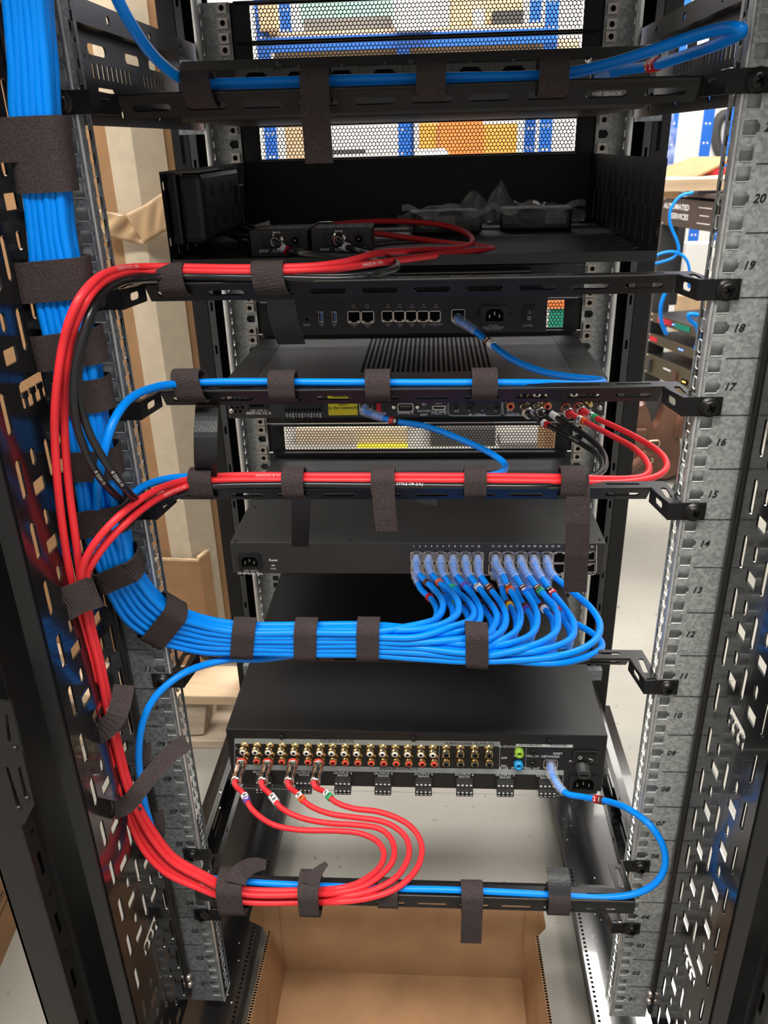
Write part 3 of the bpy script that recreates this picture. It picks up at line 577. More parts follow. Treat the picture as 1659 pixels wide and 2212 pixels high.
# perforated vertical cable trays
def hook(cx, cz, s):
    h = [(-16, -9), (-11, -10), (-11, -4), (-13, -3), (-13, 1), (-7, 1), (-7, -3), (-9, -4), (-9, -10), (0-1, -10), (-1, -4), (-3, -3), (-3, 1), (3, 1), (3, -3), (1, -4), (1, -10), (9, -10), (9, -4), (7, -3), (7, 1), (13, 1), (13, -3), (11, -4), (11, -10), (16, -9), (16, 6), (13, 8), (-13, 8), (-16, 6)]
    return [(cx+x*s*1.15, cz+z*s*1.05) for x, z in h]
def tray(s_, X, Y0, name, label):
    Wd = -Y0-6; t = thing(name, label, 'cable tray', (X, Y0/2, 0)); hs = []; z = 40; k = 0
    cols = [18, 40, 62, 84, 106]
    P = 47.0
    rows = int((ZT-60)/P)
    for r_ in range(rows):
        zc = 46+r_*P; big = (r_ % 6 == 3)
        for ci, u in enumerate(cols):
            if u+8 > Wd: continue
            st = zc+(ci*0)
            if big and ci in (1, 2, 3):
                if ci == 2: hs.append(hook(60, st+6, 1.0))
                continue
            if ci % 2 == 0: hs.append(slot(u, st, 7.2, 29))
            else: hs.append(slot(u, st+9, 6.6, 13)); hs.append(rrect(u, st-13, 17, 10.5, .5, 1))
            if ci % 2 == 0 and ci > 0 and ci < 4 and 0: pass
    ms = [plate_mesh([(2, 14), (Wd, 14), (Wd, ZT), (2, ZT)], hs, 1.6, (X, Y0+2, 0), (0, 1, 0), (0, 0, 1))]
    o = put('tray_wall', join('t', ms), M['gloss'], t)
    MB().box(*sorted((X, X+s_*13)), Y0, Y0+2, 14, ZT).build('tray_flange', M['powder'], t)
    MB().box(*sorted((X-s_*3.5, X+s_*6)), -14, -3, 14, ZT).build('tray_edge', M['satin'], t, bevel=3)
    mb = MB()
    for z_ in (34, 46, 1000): mb.lathe((X-s_*3, -10, z_), (-s_, -.3, 0), [(0, 4), (3, 4), (4, 2)], 10)
    mb.build('screw', M['nickel'], t); return t
tray(-1, -262, -131, 'cable_tray', 'glossy black perforated vertical cable tray behind the cable bundle on the left')
tray(1, 265, -142, 'cable_tray', 'glossy black perforated vertical cable tray on the right of the rack')
# ================================================================ lacing bars
def screw_head(mb, rec, c, ax=(0, -1, 0), r=6.2):
    mb.lathe(c, ax, [(0, r+1.9), (1, r+1.9), (1.2, r), (3.4, r*.96), (4.8, r*.6), (5.0, .6)], 20)
    c = Vector(c)+Vector(ax)*4.6; a = math.radians(28); u = Vector((math.cos(a), 0, math.sin(a))); v = Vector((-math.sin(a), 0, math.cos(a)))
    rec.obox(c, u*r*.52, Vector(ax)*.55, v*r*.13); rec.obox(c, v*r*.52, Vector(ax)*.55, u*r*.13)
def lacing_bar(zc, label, out=1, up=5.5):     # out=1: the bar runs inside the rack; out=-1: it stands proud towards the viewer
    t = thing('lacing_bar', label, 'cable lacing bar', (0, 40*out, zc), 'horizontal lacing bars across the rack')
    Ym = 34 if out > 0 else -50; fl = 13; h = 7.5; zt = zc+up
    L = 207 if out > 0 else 216
    uy = Vector((0, -12, 15)).normalized() if out > 0 else Vector((0, 0, 1)); fh = 19.2 if out > 0 else 15
    org = Vector((0, Ym, zt))-uy*fh
    ms = [plate_mesh([(-L, 0), (L, 0), (L, fh), (-L, fh)], [slot(20.5+41*k-205, fh*.45 if out > 0 else 4.6, 29, 6 if out > 0 else 4) for k in range(10)], 1.5, org, (1, 0, 0), uy)]
    for s_ in (1, -1):
        a = Vector((s_*213, -2, 0)); b = Vector((s_*L, Ym, 0)); d = (b-a); ln = d.length; d.normalize()
        ms.append(plate_mesh([(0, -h), (ln, -h), (ln, h-2), (0, h)], [slot(ln*.52, -.5, 15, 6)], 1.5, (a.x, a.y, zc), d, (0, 0, 1)))
        x0, x1 = sorted((s_*212, s_*242)); ms.append(plate_mesh([(x0, -h), (x1, -h), (x1, h), (x0, h)], [], 1.5, (0, -2, zc), (1, 0, 0), (0, 0, 1)))
    fs = [slot(20.5+41*k-205, Ym+7, 29, 3.4) for k in range(10)]
    if out > 0:
        ol = [(-226, 3), (-213, 2), (-L, Ym), (L, Ym), (213, 2), (226, 3), (221, Ym+fl), (-221, Ym+fl)]
        fs += [[(x+s_*216.5, y+22) for x, y in slot(0, 0, 5, 22)] for s_ in (1, -1)]
    else:
        ol = [(-L, Ym), (L, Ym), (214, -6), (199, -6), (201, Ym+15), (-201, Ym+15), (-199, -6), (-214, -6)]
        fs += [[(x+s_*207, y-22) for x, y in slot(0, 0, 5, 24)] for s_ in (1, -1)]
    ms.append(plate_mesh(ol, fs, 1.4, (0, 0, zt), (1, 0, 0), (0, 1, 0)))
    put('bar', join('bar', ms), M['powder'], t)
    MB().tube([(-L, Ym+.4, zt-.4), (L, Ym+.4, zt-.4)], 1.3 if out > 0 else 2.4, 10).build('rolled_edge', M['satin'], t)
    for s_ in (1, -1):
        mb = MB(); rc = MB(); screw_head(mb, rc, (s_*232.5, -3, zc)); o = mb.build('screw', M['satin'], t); rc.build('cross_recess', M['dark'], o)
    return t
lacing_bar(939, 'uppermost black lacing bar, below the panel numbered 1 to 8')
lacing_bar(806, 'black lacing bar just under the sliding tray, carrying red and black cables at its left')
lacing_bar(718.5, 'black lacing bar crossing in front of the control unit, carrying one blue cable')
lacing_bar(630, 'black lacing bar carrying the paired red and black cables above the network switch')
lacing_bar(455, 'black lacing bar mostly hidden behind the thick blue cable bundle')
lacing_bar(139, 'lowest black lacing bar, set back behind the one holding the bottom cable loops')
lacing_bar(231, 'black lacing bar standing forward at the bottom, holding red and blue cable loops', out=-1)
# ================================================================ perforated vent panels
def vent_mesh():
    p = 4.72; rp = p*.866; r = 1.98; nx = 85; ny = 9; mb = MB(); fr = MB()
    for j in range(ny):
        for i in range(nx-(j % 2)):
            cx = (i-(nx-1)/2)*p+(p/2 if j % 2 else 0); cz = (j-(ny-1)/2)*rp; hx = []; ci = []
            for k in range(12):
                a = math.radians(30*k); R = p/2/math.cos(math.radians(((30*k+30) % 60)-30)); hx.append((cx+R*math.cos(a), 0, cz+R*math.sin(a))); ci.append((cx+r*math.cos(a), 0, cz+r*math.sin(a)))
            vs = hx+ci+[(x, 1.0, z) for x, y, z in ci]
            mb.add(vs, [(k, (k+1) % 12, 12+(k+1) % 12, 12+k) for k in range(12)]+[(12+k, 12+(k+1) % 12, 24+(k+1) % 12, 24+k) for k in range(12)])
    W_ = nx*p/2-.2; H_ = ny*rp/2+.2; mb.box(-241, -W_, -.1, 1.2, -22, 22); mb.box(W_, 241, -.1, 1.2, -22, 22); mb.box(-W_, W_, -.1, 1.2, H_, 22); mb.box(-W_, W_, -.1, 1.2, -22, -H_)
    mb.box(-218, 218, -10, 0, 20.6, 22); mb.box(-218, 218, -10, 0, -22, -20.6)
    return mb.mesh('vent_panel')
VM = vent_mesh(); VM.materials.append(M['powder'])
for k, lb in ((23, 'perforated black vent panel at the very top between the far rails'), (22, 'perforated black vent panel partly covered by the numbered power strip'), (20, 'perforated black vent panel above the deep shelf, orange crates showing through'), (15, 'perforated black vent panel mostly hidden behind the router, green glints at its right'), (11, 'perforated black vent panel between the control unit and the network switch')):
    o = bpy.data.objects.new('vent_panel', VM); COL.objects.link(o); o.location = (0, 518*S, ((k+.5)*U+(2 if k == 22 else 0))*S); tag(o, lb, 'vent panel', 'perforated vent panels')
tag(MB().box(-241, 241, 517, 519, 534, 666).build('blank_panel', M['case'], None, bevel=.5), 'plain black blanking panel behind the control unit', 'blank panel', 'plain blanking panels')
tag(MB().box(-241, 241, 518.5, 520, 750, 800).build('blank_panel', M['case'], None, bevel=.5), 'plain black blanking panel in the dark gap under the shelf', 'blank panel', 'plain blanking panels')
# ================================================================ connectors
def iec(px, py, Yf, par, wd=26, hg=20, ears=False, pins=True):
    c = at(px, py, Yf); mb = MB()
    if ears:
        pts = [(-wd*.72, 0)]+[(-wd*.6, -4), (-wd/2, -hg/2), (wd/2, -hg/2), (wd*.6, -4), (wd*.72, 0), (wd*.6, 4), (wd/2, hg/2), (-wd/2, hg/2), (-wd*.6, 4)]
    else: pts = rrect(0, 0, wd, hg, 1.2, 2)
    hl = [(-wd*.36, -hg*.32), (wd*.36, -hg*.32), (wd*.36, hg*.12), (wd*.22, hg*.34), (-wd*.22, hg*.34), (-wd*.36, hg*.12)]
    o = put('power_inlet', plate_mesh(pts, [hl], 3.2, (c.x, Yf-1.4, c.z), (1, 0, 0), (0, 0, 1)), M['plastic'], par)
    MB().box(c.x-wd*.36, c.x+wd*.36, Yf-.4, Yf-.2, c.z-hg*.32, c.z+hg*.34).build('recess', M['dark'], o)
    mb = MB()
    for dx, dz in ((-wd*.2, -1), (0, 2), (wd*.2, -1)): mb.cbox((c.x+dx, Yf-1.6, c.z+dz), 1.1, 2.4, 3.4)
    mb.build('pin', M['nickel'], o)
    if ears:
        mb = MB(); [mb.lathe((c.x+s_*wd*.6, Yf-3, c.z), (0, -1, 0), [(0, 2.4), (1, 1.6)], 10) for s_ in (1, -1)]; mb.build('screw', M['plastic'], o)
    return o
def rca(px, py, Yt, Yf, par, mt='gold', ins='white', r=4.1, name='rca_jack'):
    t = at(px, py, Yt); L = Yf-Yt; mb = MB()
    mb.lathe((t.x, Yf, t.z), (0, -1, 0), [(0, r+.7), (1.2, r+.7), (1.2, r), (L-4, r), (L-4, r+.5), (L-3, r+.5), (L-2.6, r), (L, r)], 18)
    o = mb.build(name, M[mt], par)
    q = MB(); q.lathe((t.x, Yt+.5, t.z), (0, -1, 0), [(0, r*.82), (1.3, r*.82), (1.4, r*.42)], 18, caps=False); q.build('insulator', M[ins] if ins in M else M['white'], o)
    MB().lathe((t.x, Yt+.2, t.z), (0, -1, 0), [(0, r*.42), (1.2, r*.42)], 12).build('bore', M['dark'], o)
    return o
def rj45(mb, dk, cx, cz, Yf, w=13.4, h=11.6, up=1):     # shield drawn into mb, cavity into dk
    t = 1.0
    mb.box(cx-w/2, cx+w/2, Yf-1.2, Yf, cz+h/2-t, cz+h/2); mb.box(cx-w/2, cx+w/2, Yf-1.2, Yf, cz-h/2, cz-h/2+t)
    mb.box(cx-w/2, cx-w/2+t, Yf-1.2, Yf, cz-h/2, cz+h/2); mb.box(cx+w/2-t, cx+w/2, Yf-1.2, Yf, cz-h/2, cz+h/2)
    s = up
    for sx in (-1, 1):
        x0, x1 = sorted((cx+sx*w*.22, cx+sx*w/2)); mb.box(x0, x1, Yf-1.0, Yf, *sorted((cz-s*h*.5, cz-s*h*.30)))
    dk.box(cx-w/2+t*.5, cx+w/2-t*.5, Yf-.5, Yf-.2, cz-h/2+t*.5, cz+h/2-t*.5)
def jack35(mb, px, py, Yf, r=3.6):
    c = at(px, py, Yf); mb.lathe((c.x, Yf, c.z), (0, -1, 0), [(0, r), (2.2, r), (2.2, r*.55), (.5, r*.5)], 16, caps=False)
# ================================================================ amplifier
Y = 108
t = thing('amplifier', 'black two unit multi channel amplifier with rows of gold and red jacks', 'amplifier', (0, 300, 228))
put('case', join('c', [MB().box(-215, 215, Y, 514, 224, 305.5).mesh('a'), MB().box(-241, 241, 514.5, 518, 226, 309).mesh('b')]), M['case'], t, bevel=1.2)
P = lambda px, py: at(px, py, Y)
def poly_xz(pts, Yf, d=.25):
    return plate_mesh([(q.x, q.z) for q in (at(x, y, Yf) for x, y in pts)], [], d, (0, Yf-d/2, 0), (1, 0, 0), (0, 0, 1))
def line(pts, Yf, w=.7):
    mb = MB(); q = [at(x, y, Yf) for x, y in pts]
    for a, b in zip(q, q[1:]):
        d = (b-a); n_ = Vector((-d.z, 0, d.x)).normalized(); mb.obox((a+b)/2+Vector((0, -.12, 0)), d/2+d.normalized()*w*.4, Vector((0, .1, 0)), n_*w/2)
    return mb.mesh('l')
put('printed_band', join('b', [poly_xz([(507, 1595), (1080, 1602), (1080, 1612), (506, 1606)], Y), poly_xz([(508, 1651), (1217, 1664), (1217, 1674), (508, 1662)], Y),
    line([(507, 1596), (507, 1655)], Y), line([(1080, 1602), (1079, 1660)], Y, .5), line([(949, 1604), (948, 1658)], Y, .5), line([(1137, 1615), (1135, 1660)], Y, .4),
    line([(1217, 1666), (1214, 1717), (1208, 1719), (508, 1702)], Y, .6)]), M['band'], t)
its = [('SOURCE INPUTS', 728, 1601, 5.2), ('SUBWOOFER OUTPUTS', 1014, 1606.5, 5.2), ('SPEAKER OUTPUTS', 861, 1660.5, 5.2)]
texts('printed_text', [(s_, P(x, y).x, P(x, y).z, sz) for s_, x, y, sz in its], M['blackink'], t, Y-.25)
its = [('L', 511, 1616, 4), ('R', 513, 1637, 4), ('IR STATUS', 1097, 1613, 4.4), ('OFF', 1089, 1637.5, 4), ('ON', 1088, 1654.5, 4), ('IR 12V', 1088, 1659.5, 4), ('IR IN', 1118, 1633, 4), ('IR OUT', 1117, 1659, 4), ('TRIG IN', 1150, 1633.5, 4), ('TRIG OUT', 1148, 1660, 4), ('RESET', 1205, 1628, 4), ('NETWORK', 1189, 1634.5, 4.2), ('FUSE T15AL 250V', 1260, 1645, 4.2)]
for k, x in enumerate((566, 657, 740.5, 828, 915, 1003, 1091, 1179)): its += [('OUTPUT %d' % (k+1), x, 1668+k*1.1, 4.6), ('BRIDGE', x, 1673.3+k*1.1, 3.8)]
texts('printed_text', [(s_, P(x, y).x, P(x, y).z, sz) for s_, x, y, sz in its], M['ink'], t, Y)
xs = (524, 551, 579, 606, 634, 662, 690, 716, 743, 770, 799, 826, 853, 880, 909, 935)
for k, x in enumerate(xs):
    rca(x, 1625+k*.42, 96, Y, t, 'gold', 'white')
    rca(x+3, 1645+k*.42, 96, Y, t, 'gold', 'redring')
for k, x in enumerate((964, 995, 1026, 1057)):
    rca(x, 1631+k*.3, 96, Y, t, 'gold', 'rubber'); rca(x, 1651+k*.3, 96, Y, t, 'gold', 'rubber')
for (x, y, m_) in ((1121, 1622, 'lime'), (1119.5, 1648, 'sky')):
    mb = MB(); c = at(x, y, Y); mb.lathe((c.x, Y, c.z), (0, -1, 0), [(0, 5), (7, 5), (7, 2.2), (3, 2.2)], 18, caps=False); o = mb.build('infrared_jack', M[m_], t)
for q_ in ((1152, 1624), (1150, 1650)): mb = MB(); jack35(mb, *q_, Y); mb.build('trigger_jack', M['plastic'], t)
for px_, py_ in ((541, 1632), (593, 1634), (648, 1636), (703, 1637), (757, 1638), (812, 1639), (867, 1640), (923, 1641), (977, 1635), (1008, 1636), (1040, 1637), (1070, 1637)): mb = MB(); mb.lathe(P(px_, py_-2), (0, -1, 0), [(0, 2), (1.5, 2), (2, .8)], 10); mb.build('screw', M['satin'], t)
for px_, py_ in ((609, 1591), (894, 1595), (1186, 1600)): mb = MB(); mb.lathe(P(px_, py_), (0, -1, 0), [(0, 3.2), (2, 3.2), (2.6, 1)], 12); mb.build('screw', M['satin'], t)
mb = MB(); a, b = P(1115, 1603), P(1237, 1616); mb.box(a.x, b.x, Y-.4, Y, b.z+1, a.z-2.5); mb.build('serial_sticker', M['paper'], t)
mb = MB(); rnd = random.Random(2)
for (u0, u1) in ((1122, 1170), (1190, 1226)):
    x = P(u0, 1607).x; xe = P(u1, 1607).x
    while x < xe: w_ = rnd.choice((.3, .6)); mb.box(x, x+w_, Y-.5, Y-.4, P(1150, 1611).z, P(1150, 1606.5).z); x += w_+rnd.choice((.3, .5, .9))
mb.build('barcode', M['blackink'], t)
mb = MB(); dk = MB(); c = P(1189, 1650); rj45(mb, dk, c.x, c.z, Y, 16, 13); o = mb.build('network_socket', M['nickel'], t); dk.build('recess', M['dark'], o)
c = P(1264, 1632); put('power_switch', join('s', [MB().box(c.x-14.5, c.x+14.5, Y-2.5, Y, c.z-8, c.z+8).mesh('a')]), M['plastic'], t, bevel=.8)
mb = MB(); mb.add([(c.x-11, Y-2.5, c.z-5), (c.x+11, Y-2.5, c.z-5), (c.x+11, Y-5.5, c.z-5), (c.x-11, Y-3, c.z-5), (c.x-11, Y-2.5, c.z+5), (c.x+11, Y-2.5, c.z+5), (c.x+11, Y-5.5, c.z+5), (c.x-11, Y-3, c.z+5)], [(0, 1, 2, 3), (7, 6, 5, 4), (3, 2, 6, 7), (0, 3, 7, 4), (1, 5, 6, 2)]); o = mb.build('rocker', M['satin'], t)
mb = MB(); mb.obox((c.x+5.5, Y-5.1, c.z-1), Vector((2.4, -.25, -1)), Vector((0, .1, 0)), Vector((0, 0, .45))); mb.tube([(c.x-6+1.8*math.cos(a), Y-3.9, c.z+1.8*math.sin(a)) for a in [k*math.pi/6 for k in range(13)]], .35, 6); mb.build('switch_mark', M['ink'], t)
c = P(1257, 1656); mb = MB(); mb.lathe((c.x, Y, c.z), (0, -1, 0), [(0, 8.5), (3, 8.5), (3.2, 7.6), (13, 7.2), (14, 6)], 20); o = mb.build('fuse_holder', M['casegrey'], t); MB().box(c.x-5, c.x+5, Y-14.5, Y-13.6, c.z-.7, c.z+.7).build('slot', M['dark'], o)
iec(1259, 1692, Y, t, 33, 25)
for k, x in enumerate((573, 658, 742, 828, 915, 1003, 1090, 1180)):
    c = P(x, 1684+k*1.1); o = put('speaker_terminal', join('s', [MB().box(c.x-9.6, c.x+9.6, Y-9, Y, c.z-8, c.z+7).mesh('a'), MB().box(c.x-9.6, c.x+9.6, Y-14, Y-8.5, c.z-8.5, c.z+.5).mesh('b')]), M['casegrey'], t, bevel=.6)
    mb = MB(); dk = MB()
    for i in range(4):
        x_ = c.x-7.2+4.8*i; mb.box(x_-1.3, x_+1.3, Y-9.3, Y-8.9, c.z+2.6, c.z+4.6); mb.cyl((x_, Y-14.4, c.z-2.4), (x_, Y-13.9, c.z-2.4), 1.1, 10); mb.box(x_-1.3, x_+1.3, Y-14.3, Y-13.9, c.z-6.6, c.z-5.8); dk.box(x_-1.9, x_+1.9, Y-14.15, Y-13.9, c.z-8, c.z-4.4)
    mb.build('terminal_screw', M['ink'], o); dk.build('recess', M['dark'], o)
# ================================================================ network switch
Y = 231
t = thing('network_switch', 'black one unit network switch with two rows of ports and clear plugged cables', 'network switch', (0, 350, 440))
put('case', join('c', [MB().box(-219.5, 221, Y, 510, 440, 482).mesh('a'), MB().box(-241, 241, 514.5, 518, 445, 488).mesh('b')]), M['casegrey'], t, bevel=1)
P = lambda px, py: at(px, py, Y)
iec(540, 1212, Y, t, 27, 20)
its = [('100-240V~', 543, 1233, 4.4), ('50-60Hz,8A Max.', 541, 1238.5, 4.4), ('Reset', 590, 1210, 4.6), ('SFP+', 1271, 1238, 4)]
for k in range(12): its.append((str(k+1), 894+k*12.7, 1180, 3.4))
for k in range(12): its.append((str(k+13), 1065+k*12.9, 1180, 3.4))
its.append(('26', 1279, 1181, 3.4))
texts('printed_text', [(s_, P(x, y).x, P(x, y).z, sz) for s_, x, y, sz in its], M['ink'], t, Y)
put('printed_line', join('l', [line([(891, 1241), (1262, 1243), (1283, 1241), (1288, 1234), (1289, 1178)], Y, .6)]), M['ink'], t)
mb = MB(); c = P(590, 1222); mb.tube([(c.x-2.5, Y-.2, c.z), (c.x+2.5, Y-.2, c.z)], .3, 6); mb.tube([(c.x-1.5, Y-.2, c.z), (c.x, Y-.2, c.z+1.2), (c.x+1.5, Y-.2, c.z+1.2)], .25, 6); mb.build('usb_mark', M['ink'], t)
MB().box(c.x-3.5, c.x+3.5, Y-.3, Y, c.z-5, c.z-3).build('usb_socket', M['nickel'], t)
portx = []
for (xa, xb) in ((886, 1044), (1056, 1219)):
    a, b = P(xa, 1191), P(xb, 1241); mb = MB(); dk = MB(); w_ = (b.x-a.x)/6
    zt_, zb_ = P((xa+xb)/2, 1190).z, P((xa+xb)/2, 1240).z
    for k in range(6):
        cx = a.x+w_*(k+.5); portx.append(cx)
        rj45(mb, dk, cx, zt_-(zt_-zb_)*.26, Y, w_-.4, (zt_-zb_)*.48, up=-1); rj45(mb, dk, cx, zt_-(zt_-zb_)*.76, Y, w_-.4, (zt_-zb_)*.48, up=1)
    o = mb.build('port_block', M['nickel'], t); dk.build('recess', M['dark'], o)
zUP, zLO = P(960, 1203).z, P(960, 1228).z
mb = MB(); dk = MB()
for y_ in (1200, 1226):
    c = P(1268, y_); mb.box(c.x-9, c.x+9, Y-1.5, Y, c.z+5, c.z+6); mb.box(c.x-9, c.x+9, Y-1.5, Y, c.z-6, c.z-5); mb.box(c.x+8.4, c.x+9.2, Y-1.5, Y, c.z-6, c.z+6); dk.box(c.x-8.6, c.x+8.6, Y-.4, Y-.1, c.z-5, c.z+5); mb.box(c.x-2, c.x+4, Y-2.5, Y-1, c.z+4, c.z+5.4)
o = mb.build('fibre_port', M['nickel'], t); dk.build('recess', M['dark'], o)
for (x, y) in ((508, 1169), (755, 1168), (1043, 1168), (1298, 1166), (548, 1097)): q = atz(x, y, 482); mb = MB(); mb.lathe((q.x, q.y, 482), (0, 0, 1), [(0, 3), (.3, 3), (.4, 1.4)], 12); mb.build('screw', M['plastic'], t)
# ================================================================ control unit
Y = 285
t = thing('control_unit', 'black one unit control processor with yellow sticker and crowded rear sockets', 'control unit', (0, 400, 620))
put('case', join('c', [MB().box(-219, 217, Y, 510, 618, 662).mesh('a'), MB().box(-241, 241, 514.5, 518, 622, 666).mesh('b')]), M['casegrey'], t, bevel=1)
P = lambda px, py: at(px, py, Y)
MB().box(-219.2, -186, Y+.5, 509, 662, 662.5).build('top_flange', M['case'], t); MB().box(184, 217.2, Y+.5, 509, 662, 662.5).build('top_flange', M['case'], t)
mb = MB()
for i in range(26):
    for j in range(27):
        x = -63+ (152/25)*i; y = 325+j*(182/26); mb.box(x-1.6, x+1.6, y-2.6, y+2.6, 662, 662.15)
mb.build('vent_slots', M['dark'], t)
its = [('100-240 V~', 560, 887, 4.6), ('60/50 Hz, 0.5 A', 559, 892.5, 4.6), ('SERIAL 2', 876, 891.5, 5), ('ID', 916, 873, 5), ('FACTORY', 916, 888, 3.4), ('RESET', 916, 896, 3.4), ('HDMI', 948, 891, 7), ('OUT', 948, 871, 4), ('2/3', 986, 887, 4), ('4', 1013, 886, 4), ('6', 1042, 886, 4), ('8', 1071, 886, 4), ('IR / SERIAL', 1032, 896.5, 4.4), ('IN 2', 1101, 887, 3.6), ('DIGITAL AUDIO', 1122, 895, 4), ('IN 1', 1157, 887, 3.6), ('OUT 2', 1178, 886, 3.6), ('AUDIO', 1202, 894, 4), ('ZIGBEE', 1263, 888, 5), ('GND', 790, 893, 3.4), ('DATA', 824, 893, 4), ('HID', 689, 856, 4), ('5', 865, 857, 4)]
texts('printed_text', [(s_, P(x, y).x, P(x, y).z, sz) for s_, x, y, sz in its], M['ink'], t, Y)
put('printed_line', join('l', [line([(968, 870), (968, 893), (974, 898), (1078, 898), (1084, 893), (1084, 868)], Y, .5), line([(1086, 868), (1087, 893), (1093, 898), (1148, 898)], Y, .5), line([(1240, 842), (1240, 860)], Y, .5)]), M['ink'], t)
iec(555, 868, Y, t, 22, 16)
a, b = P(615, 870), P(695, 889); o = MB().box(a.x, b.x, Y-5, Y, b.z, a.z+3).build('terminal_block', M['plastic'], t, bevel=.4)
mb = MB(); tx = []
for k in range(12):
    x = a.x+(b.x-a.x)*(k+.5)/12; mb.box(x-1.0, x+1.0, Y-5.2, Y-5, b.z+2.5, b.z+5.5)
    tx.append((('+12', 'SIG', 'GND')[k % 3], x, b.z-4.3, 2.5))
mb.build('contact', M['dark'], o)
ms = []
for s_, x, z, sz in tx: m = text_mesh(s_, 3.0, bold=.08); m.transform(frame((0, 0, 1), (-1, 0, 0), (x, Y-.15, z))); ms.append(m)
put('printed_text', join('p', ms), M['ink'], t)
a, b = P(707, 846), P(773, 899); ST = MB().box(a.x, b.x, Y-.5, Y, b.z+1.5, a.z).build('yellow_sticker', M['yellow'], t)
texts('printed_text', [('port', P(741, 872).x, P(741, 872.5).z, 5.6), ('to the network.', P(741, 880).x, P(741, 880.5).z, 5.6)], M['blackink'], t, Y-.5)
mb = MB(); c = P(738, 856); mb.box(c.x-11, c.x+9, Y-.7, Y-.5, c.z-.5, c.z+.5); mb.add([(c.x+8, Y-.7, c.z-2.4), (c.x+8, Y-.7, c.z+2.4), (c.x+14, Y-.7, c.z)], [(0, 1, 2)]); mb.build('printed_arrow', M['blackink'], t)
mb = MB(); dk = MB(); c = P(790, 876); rj45(mb, dk, c.x, c.z, Y, 15, 12); o = mb.build('network_socket', M['nickel'], t); dk.build('recess', M['dark'], o)
c = P(818, 878); MB().box(c.x-2.6, c.x+2.6, Y-1.5, Y, c.z-6, c.z+6).build('data_socket', M['redplastic'], t, bevel=.6)
c = P(876, 878); o = put('serial_socket', plate_mesh(rrect(0, 0, 19, 11, 3, 3), [rrect(0, 0, 16.5, 8.5, 2.4, 3)], 5, (c.x, Y-2.5, c.z), (1, 0, 0), (0, 0, 1)), M['nickel'], t)
mb = MB()
for k in range(5): mb.cyl((c.x-5+2.5*k, Y-4, c.z+1.4), (c.x-5+2.5*k, Y, c.z+1.4), .5, 6)
for s_ in (1, -1): mb.lathe((c.x+s_*13.5, Y, c.z), (0, -1, 0), [(0, 3), (3, 3), (4, 2)], 6)
mb.build('screw_post', M['chrome'], o)
c = P(948, 880); put('video_socket', plate_mesh([(-7, -2.6), (7, -2.6), (8, -1), (8, 2.6), (-8, 2.6), (-8, -1)], [[(-5.5, -1.4), (5.5, -1.4), (6.6, 0), (6.6, 1.5), (-6.6, 1.5), (-6.6, 0)]], 2, (c.x, Y-1, c.z), (1, 0, 0), (0, 0, 1)), M['nickel'], t)
for x in (985, 1014, 1042, 1072): mb = MB(); jack35(mb, x, 877, Y, 4.2); mb.build('infrared_jack', M['plastic'], t)
MB().box(P(1022, 878).x, P(1066, 878).x, Y-5.2, Y-4.6, P(1040, 882).z, P(1040, 866).z).build('dust_cap', M['rubber'], t)
for (x, y, ins) in ((1103, 878, 'redring'), (1183, 878, 'redring'), (1160, 852, 'white'), (1185, 852, 'white'), (1240, 851, 'white'), (1133, 852, 'rubber')): rca(x, y, 272, Y, t, 'gold', ins, 4.4)
c = P(1271, 868); MB().lathe((c.x, Y, c.z), (0, -1, 0), [(0, 4), (3, 4), (3, 3), (13, 3), (14, 2)], 14).build('antenna_socket', M['gold'], t)
for x, y in ((501, 888), (1295, 881), (497, 856), (1290, 856)): mb = MB(); mb.lathe(P(x, y), (0, -1, 0), [(0, 3.3), (1.6, 3), (2.2, 1)], 12); mb.build('screw', M['nickel'], t)
for (cx, cy) in ((513, 876), (1283, 862)):
    mb = MB()
    for i in range(3):
        for j in range(4):
            if cx > 1000 and j > 2: continue
            q = P(cx+(i-1)*11-(5 if j % 2 else 0), cy+(j-1.5)*8); mb.lathe((q.x, Y-.05, q.z), (0, -1, 0), [(0, 2.1), (.2, 2.1)], 6)
    mb.build('vent_holes', M['dark'], t)
# ================================================================ router
Y = 290
t = thing('router', 'narrow black router with blue sockets, power inlet and rocker switch', 'router', (0, 360, 714))
put('case', join('c', [MB().box(-156, 146, Y, 455, 714, 756).mesh('a'), MB().box(-241, 241, 514.5, 518, 711.5, 755.5).mesh('b'), MB().box(-158, 152, 500, 515, 716, 752).mesh('d')]), M['casegrey'], t, bevel=1)
MB().box(-155.8, 145.8, Y-.3, Y, 715, 755).build('rear_panel', M['case'], t)
P = lambda px, py: at(px, py, Y-.3)
def mg(px, py): return (640+px/2.9625, 620+py/2.9625)
its = []
for s_, x, y, sz in (('RESET', 68, 243, 3), ('USB', 163, 240, 3), ('1', 163, 255, 3), ('USB', 243, 240, 3), ('2', 243, 255, 3), ('WAN', 370, 243, 3), ('1', 370, 257, 3), ('WAN', 457, 243, 3), ('2', 457, 257, 3), ('LAN', 587, 240, 3), ('1', 587, 253, 3), ('LAN', 663, 240, 3), ('2', 663, 253, 3), ('LAN', 740, 240, 3), ('3', 740, 253, 3), ('LAN', 817, 240, 3), ('4', 817, 253, 3), ('LAN/GUEST', 893, 239, 3), ('5', 893, 251, 3), ('POWER', 1262, 248, 2.8), ('INPUT: 100-240VAC', 1262, 259, 2.8), ('FREQ: 50-60Hz', 1262, 269, 2.8), ('POWER', 1482, 247, 3)):
    X, Z = mg(x, y); q = P(X, Z); its.append((s_, q.x, q.z, sz))
texts('printed_text', its, M['greyink'], t, Y-.3)
mb = MB(); dk = MB()
for cx in (373, 460): q = P(*mg(cx-3, 192)); rj45(mb, dk, q.x, q.z, Y-.3, 14.6, 13.5)
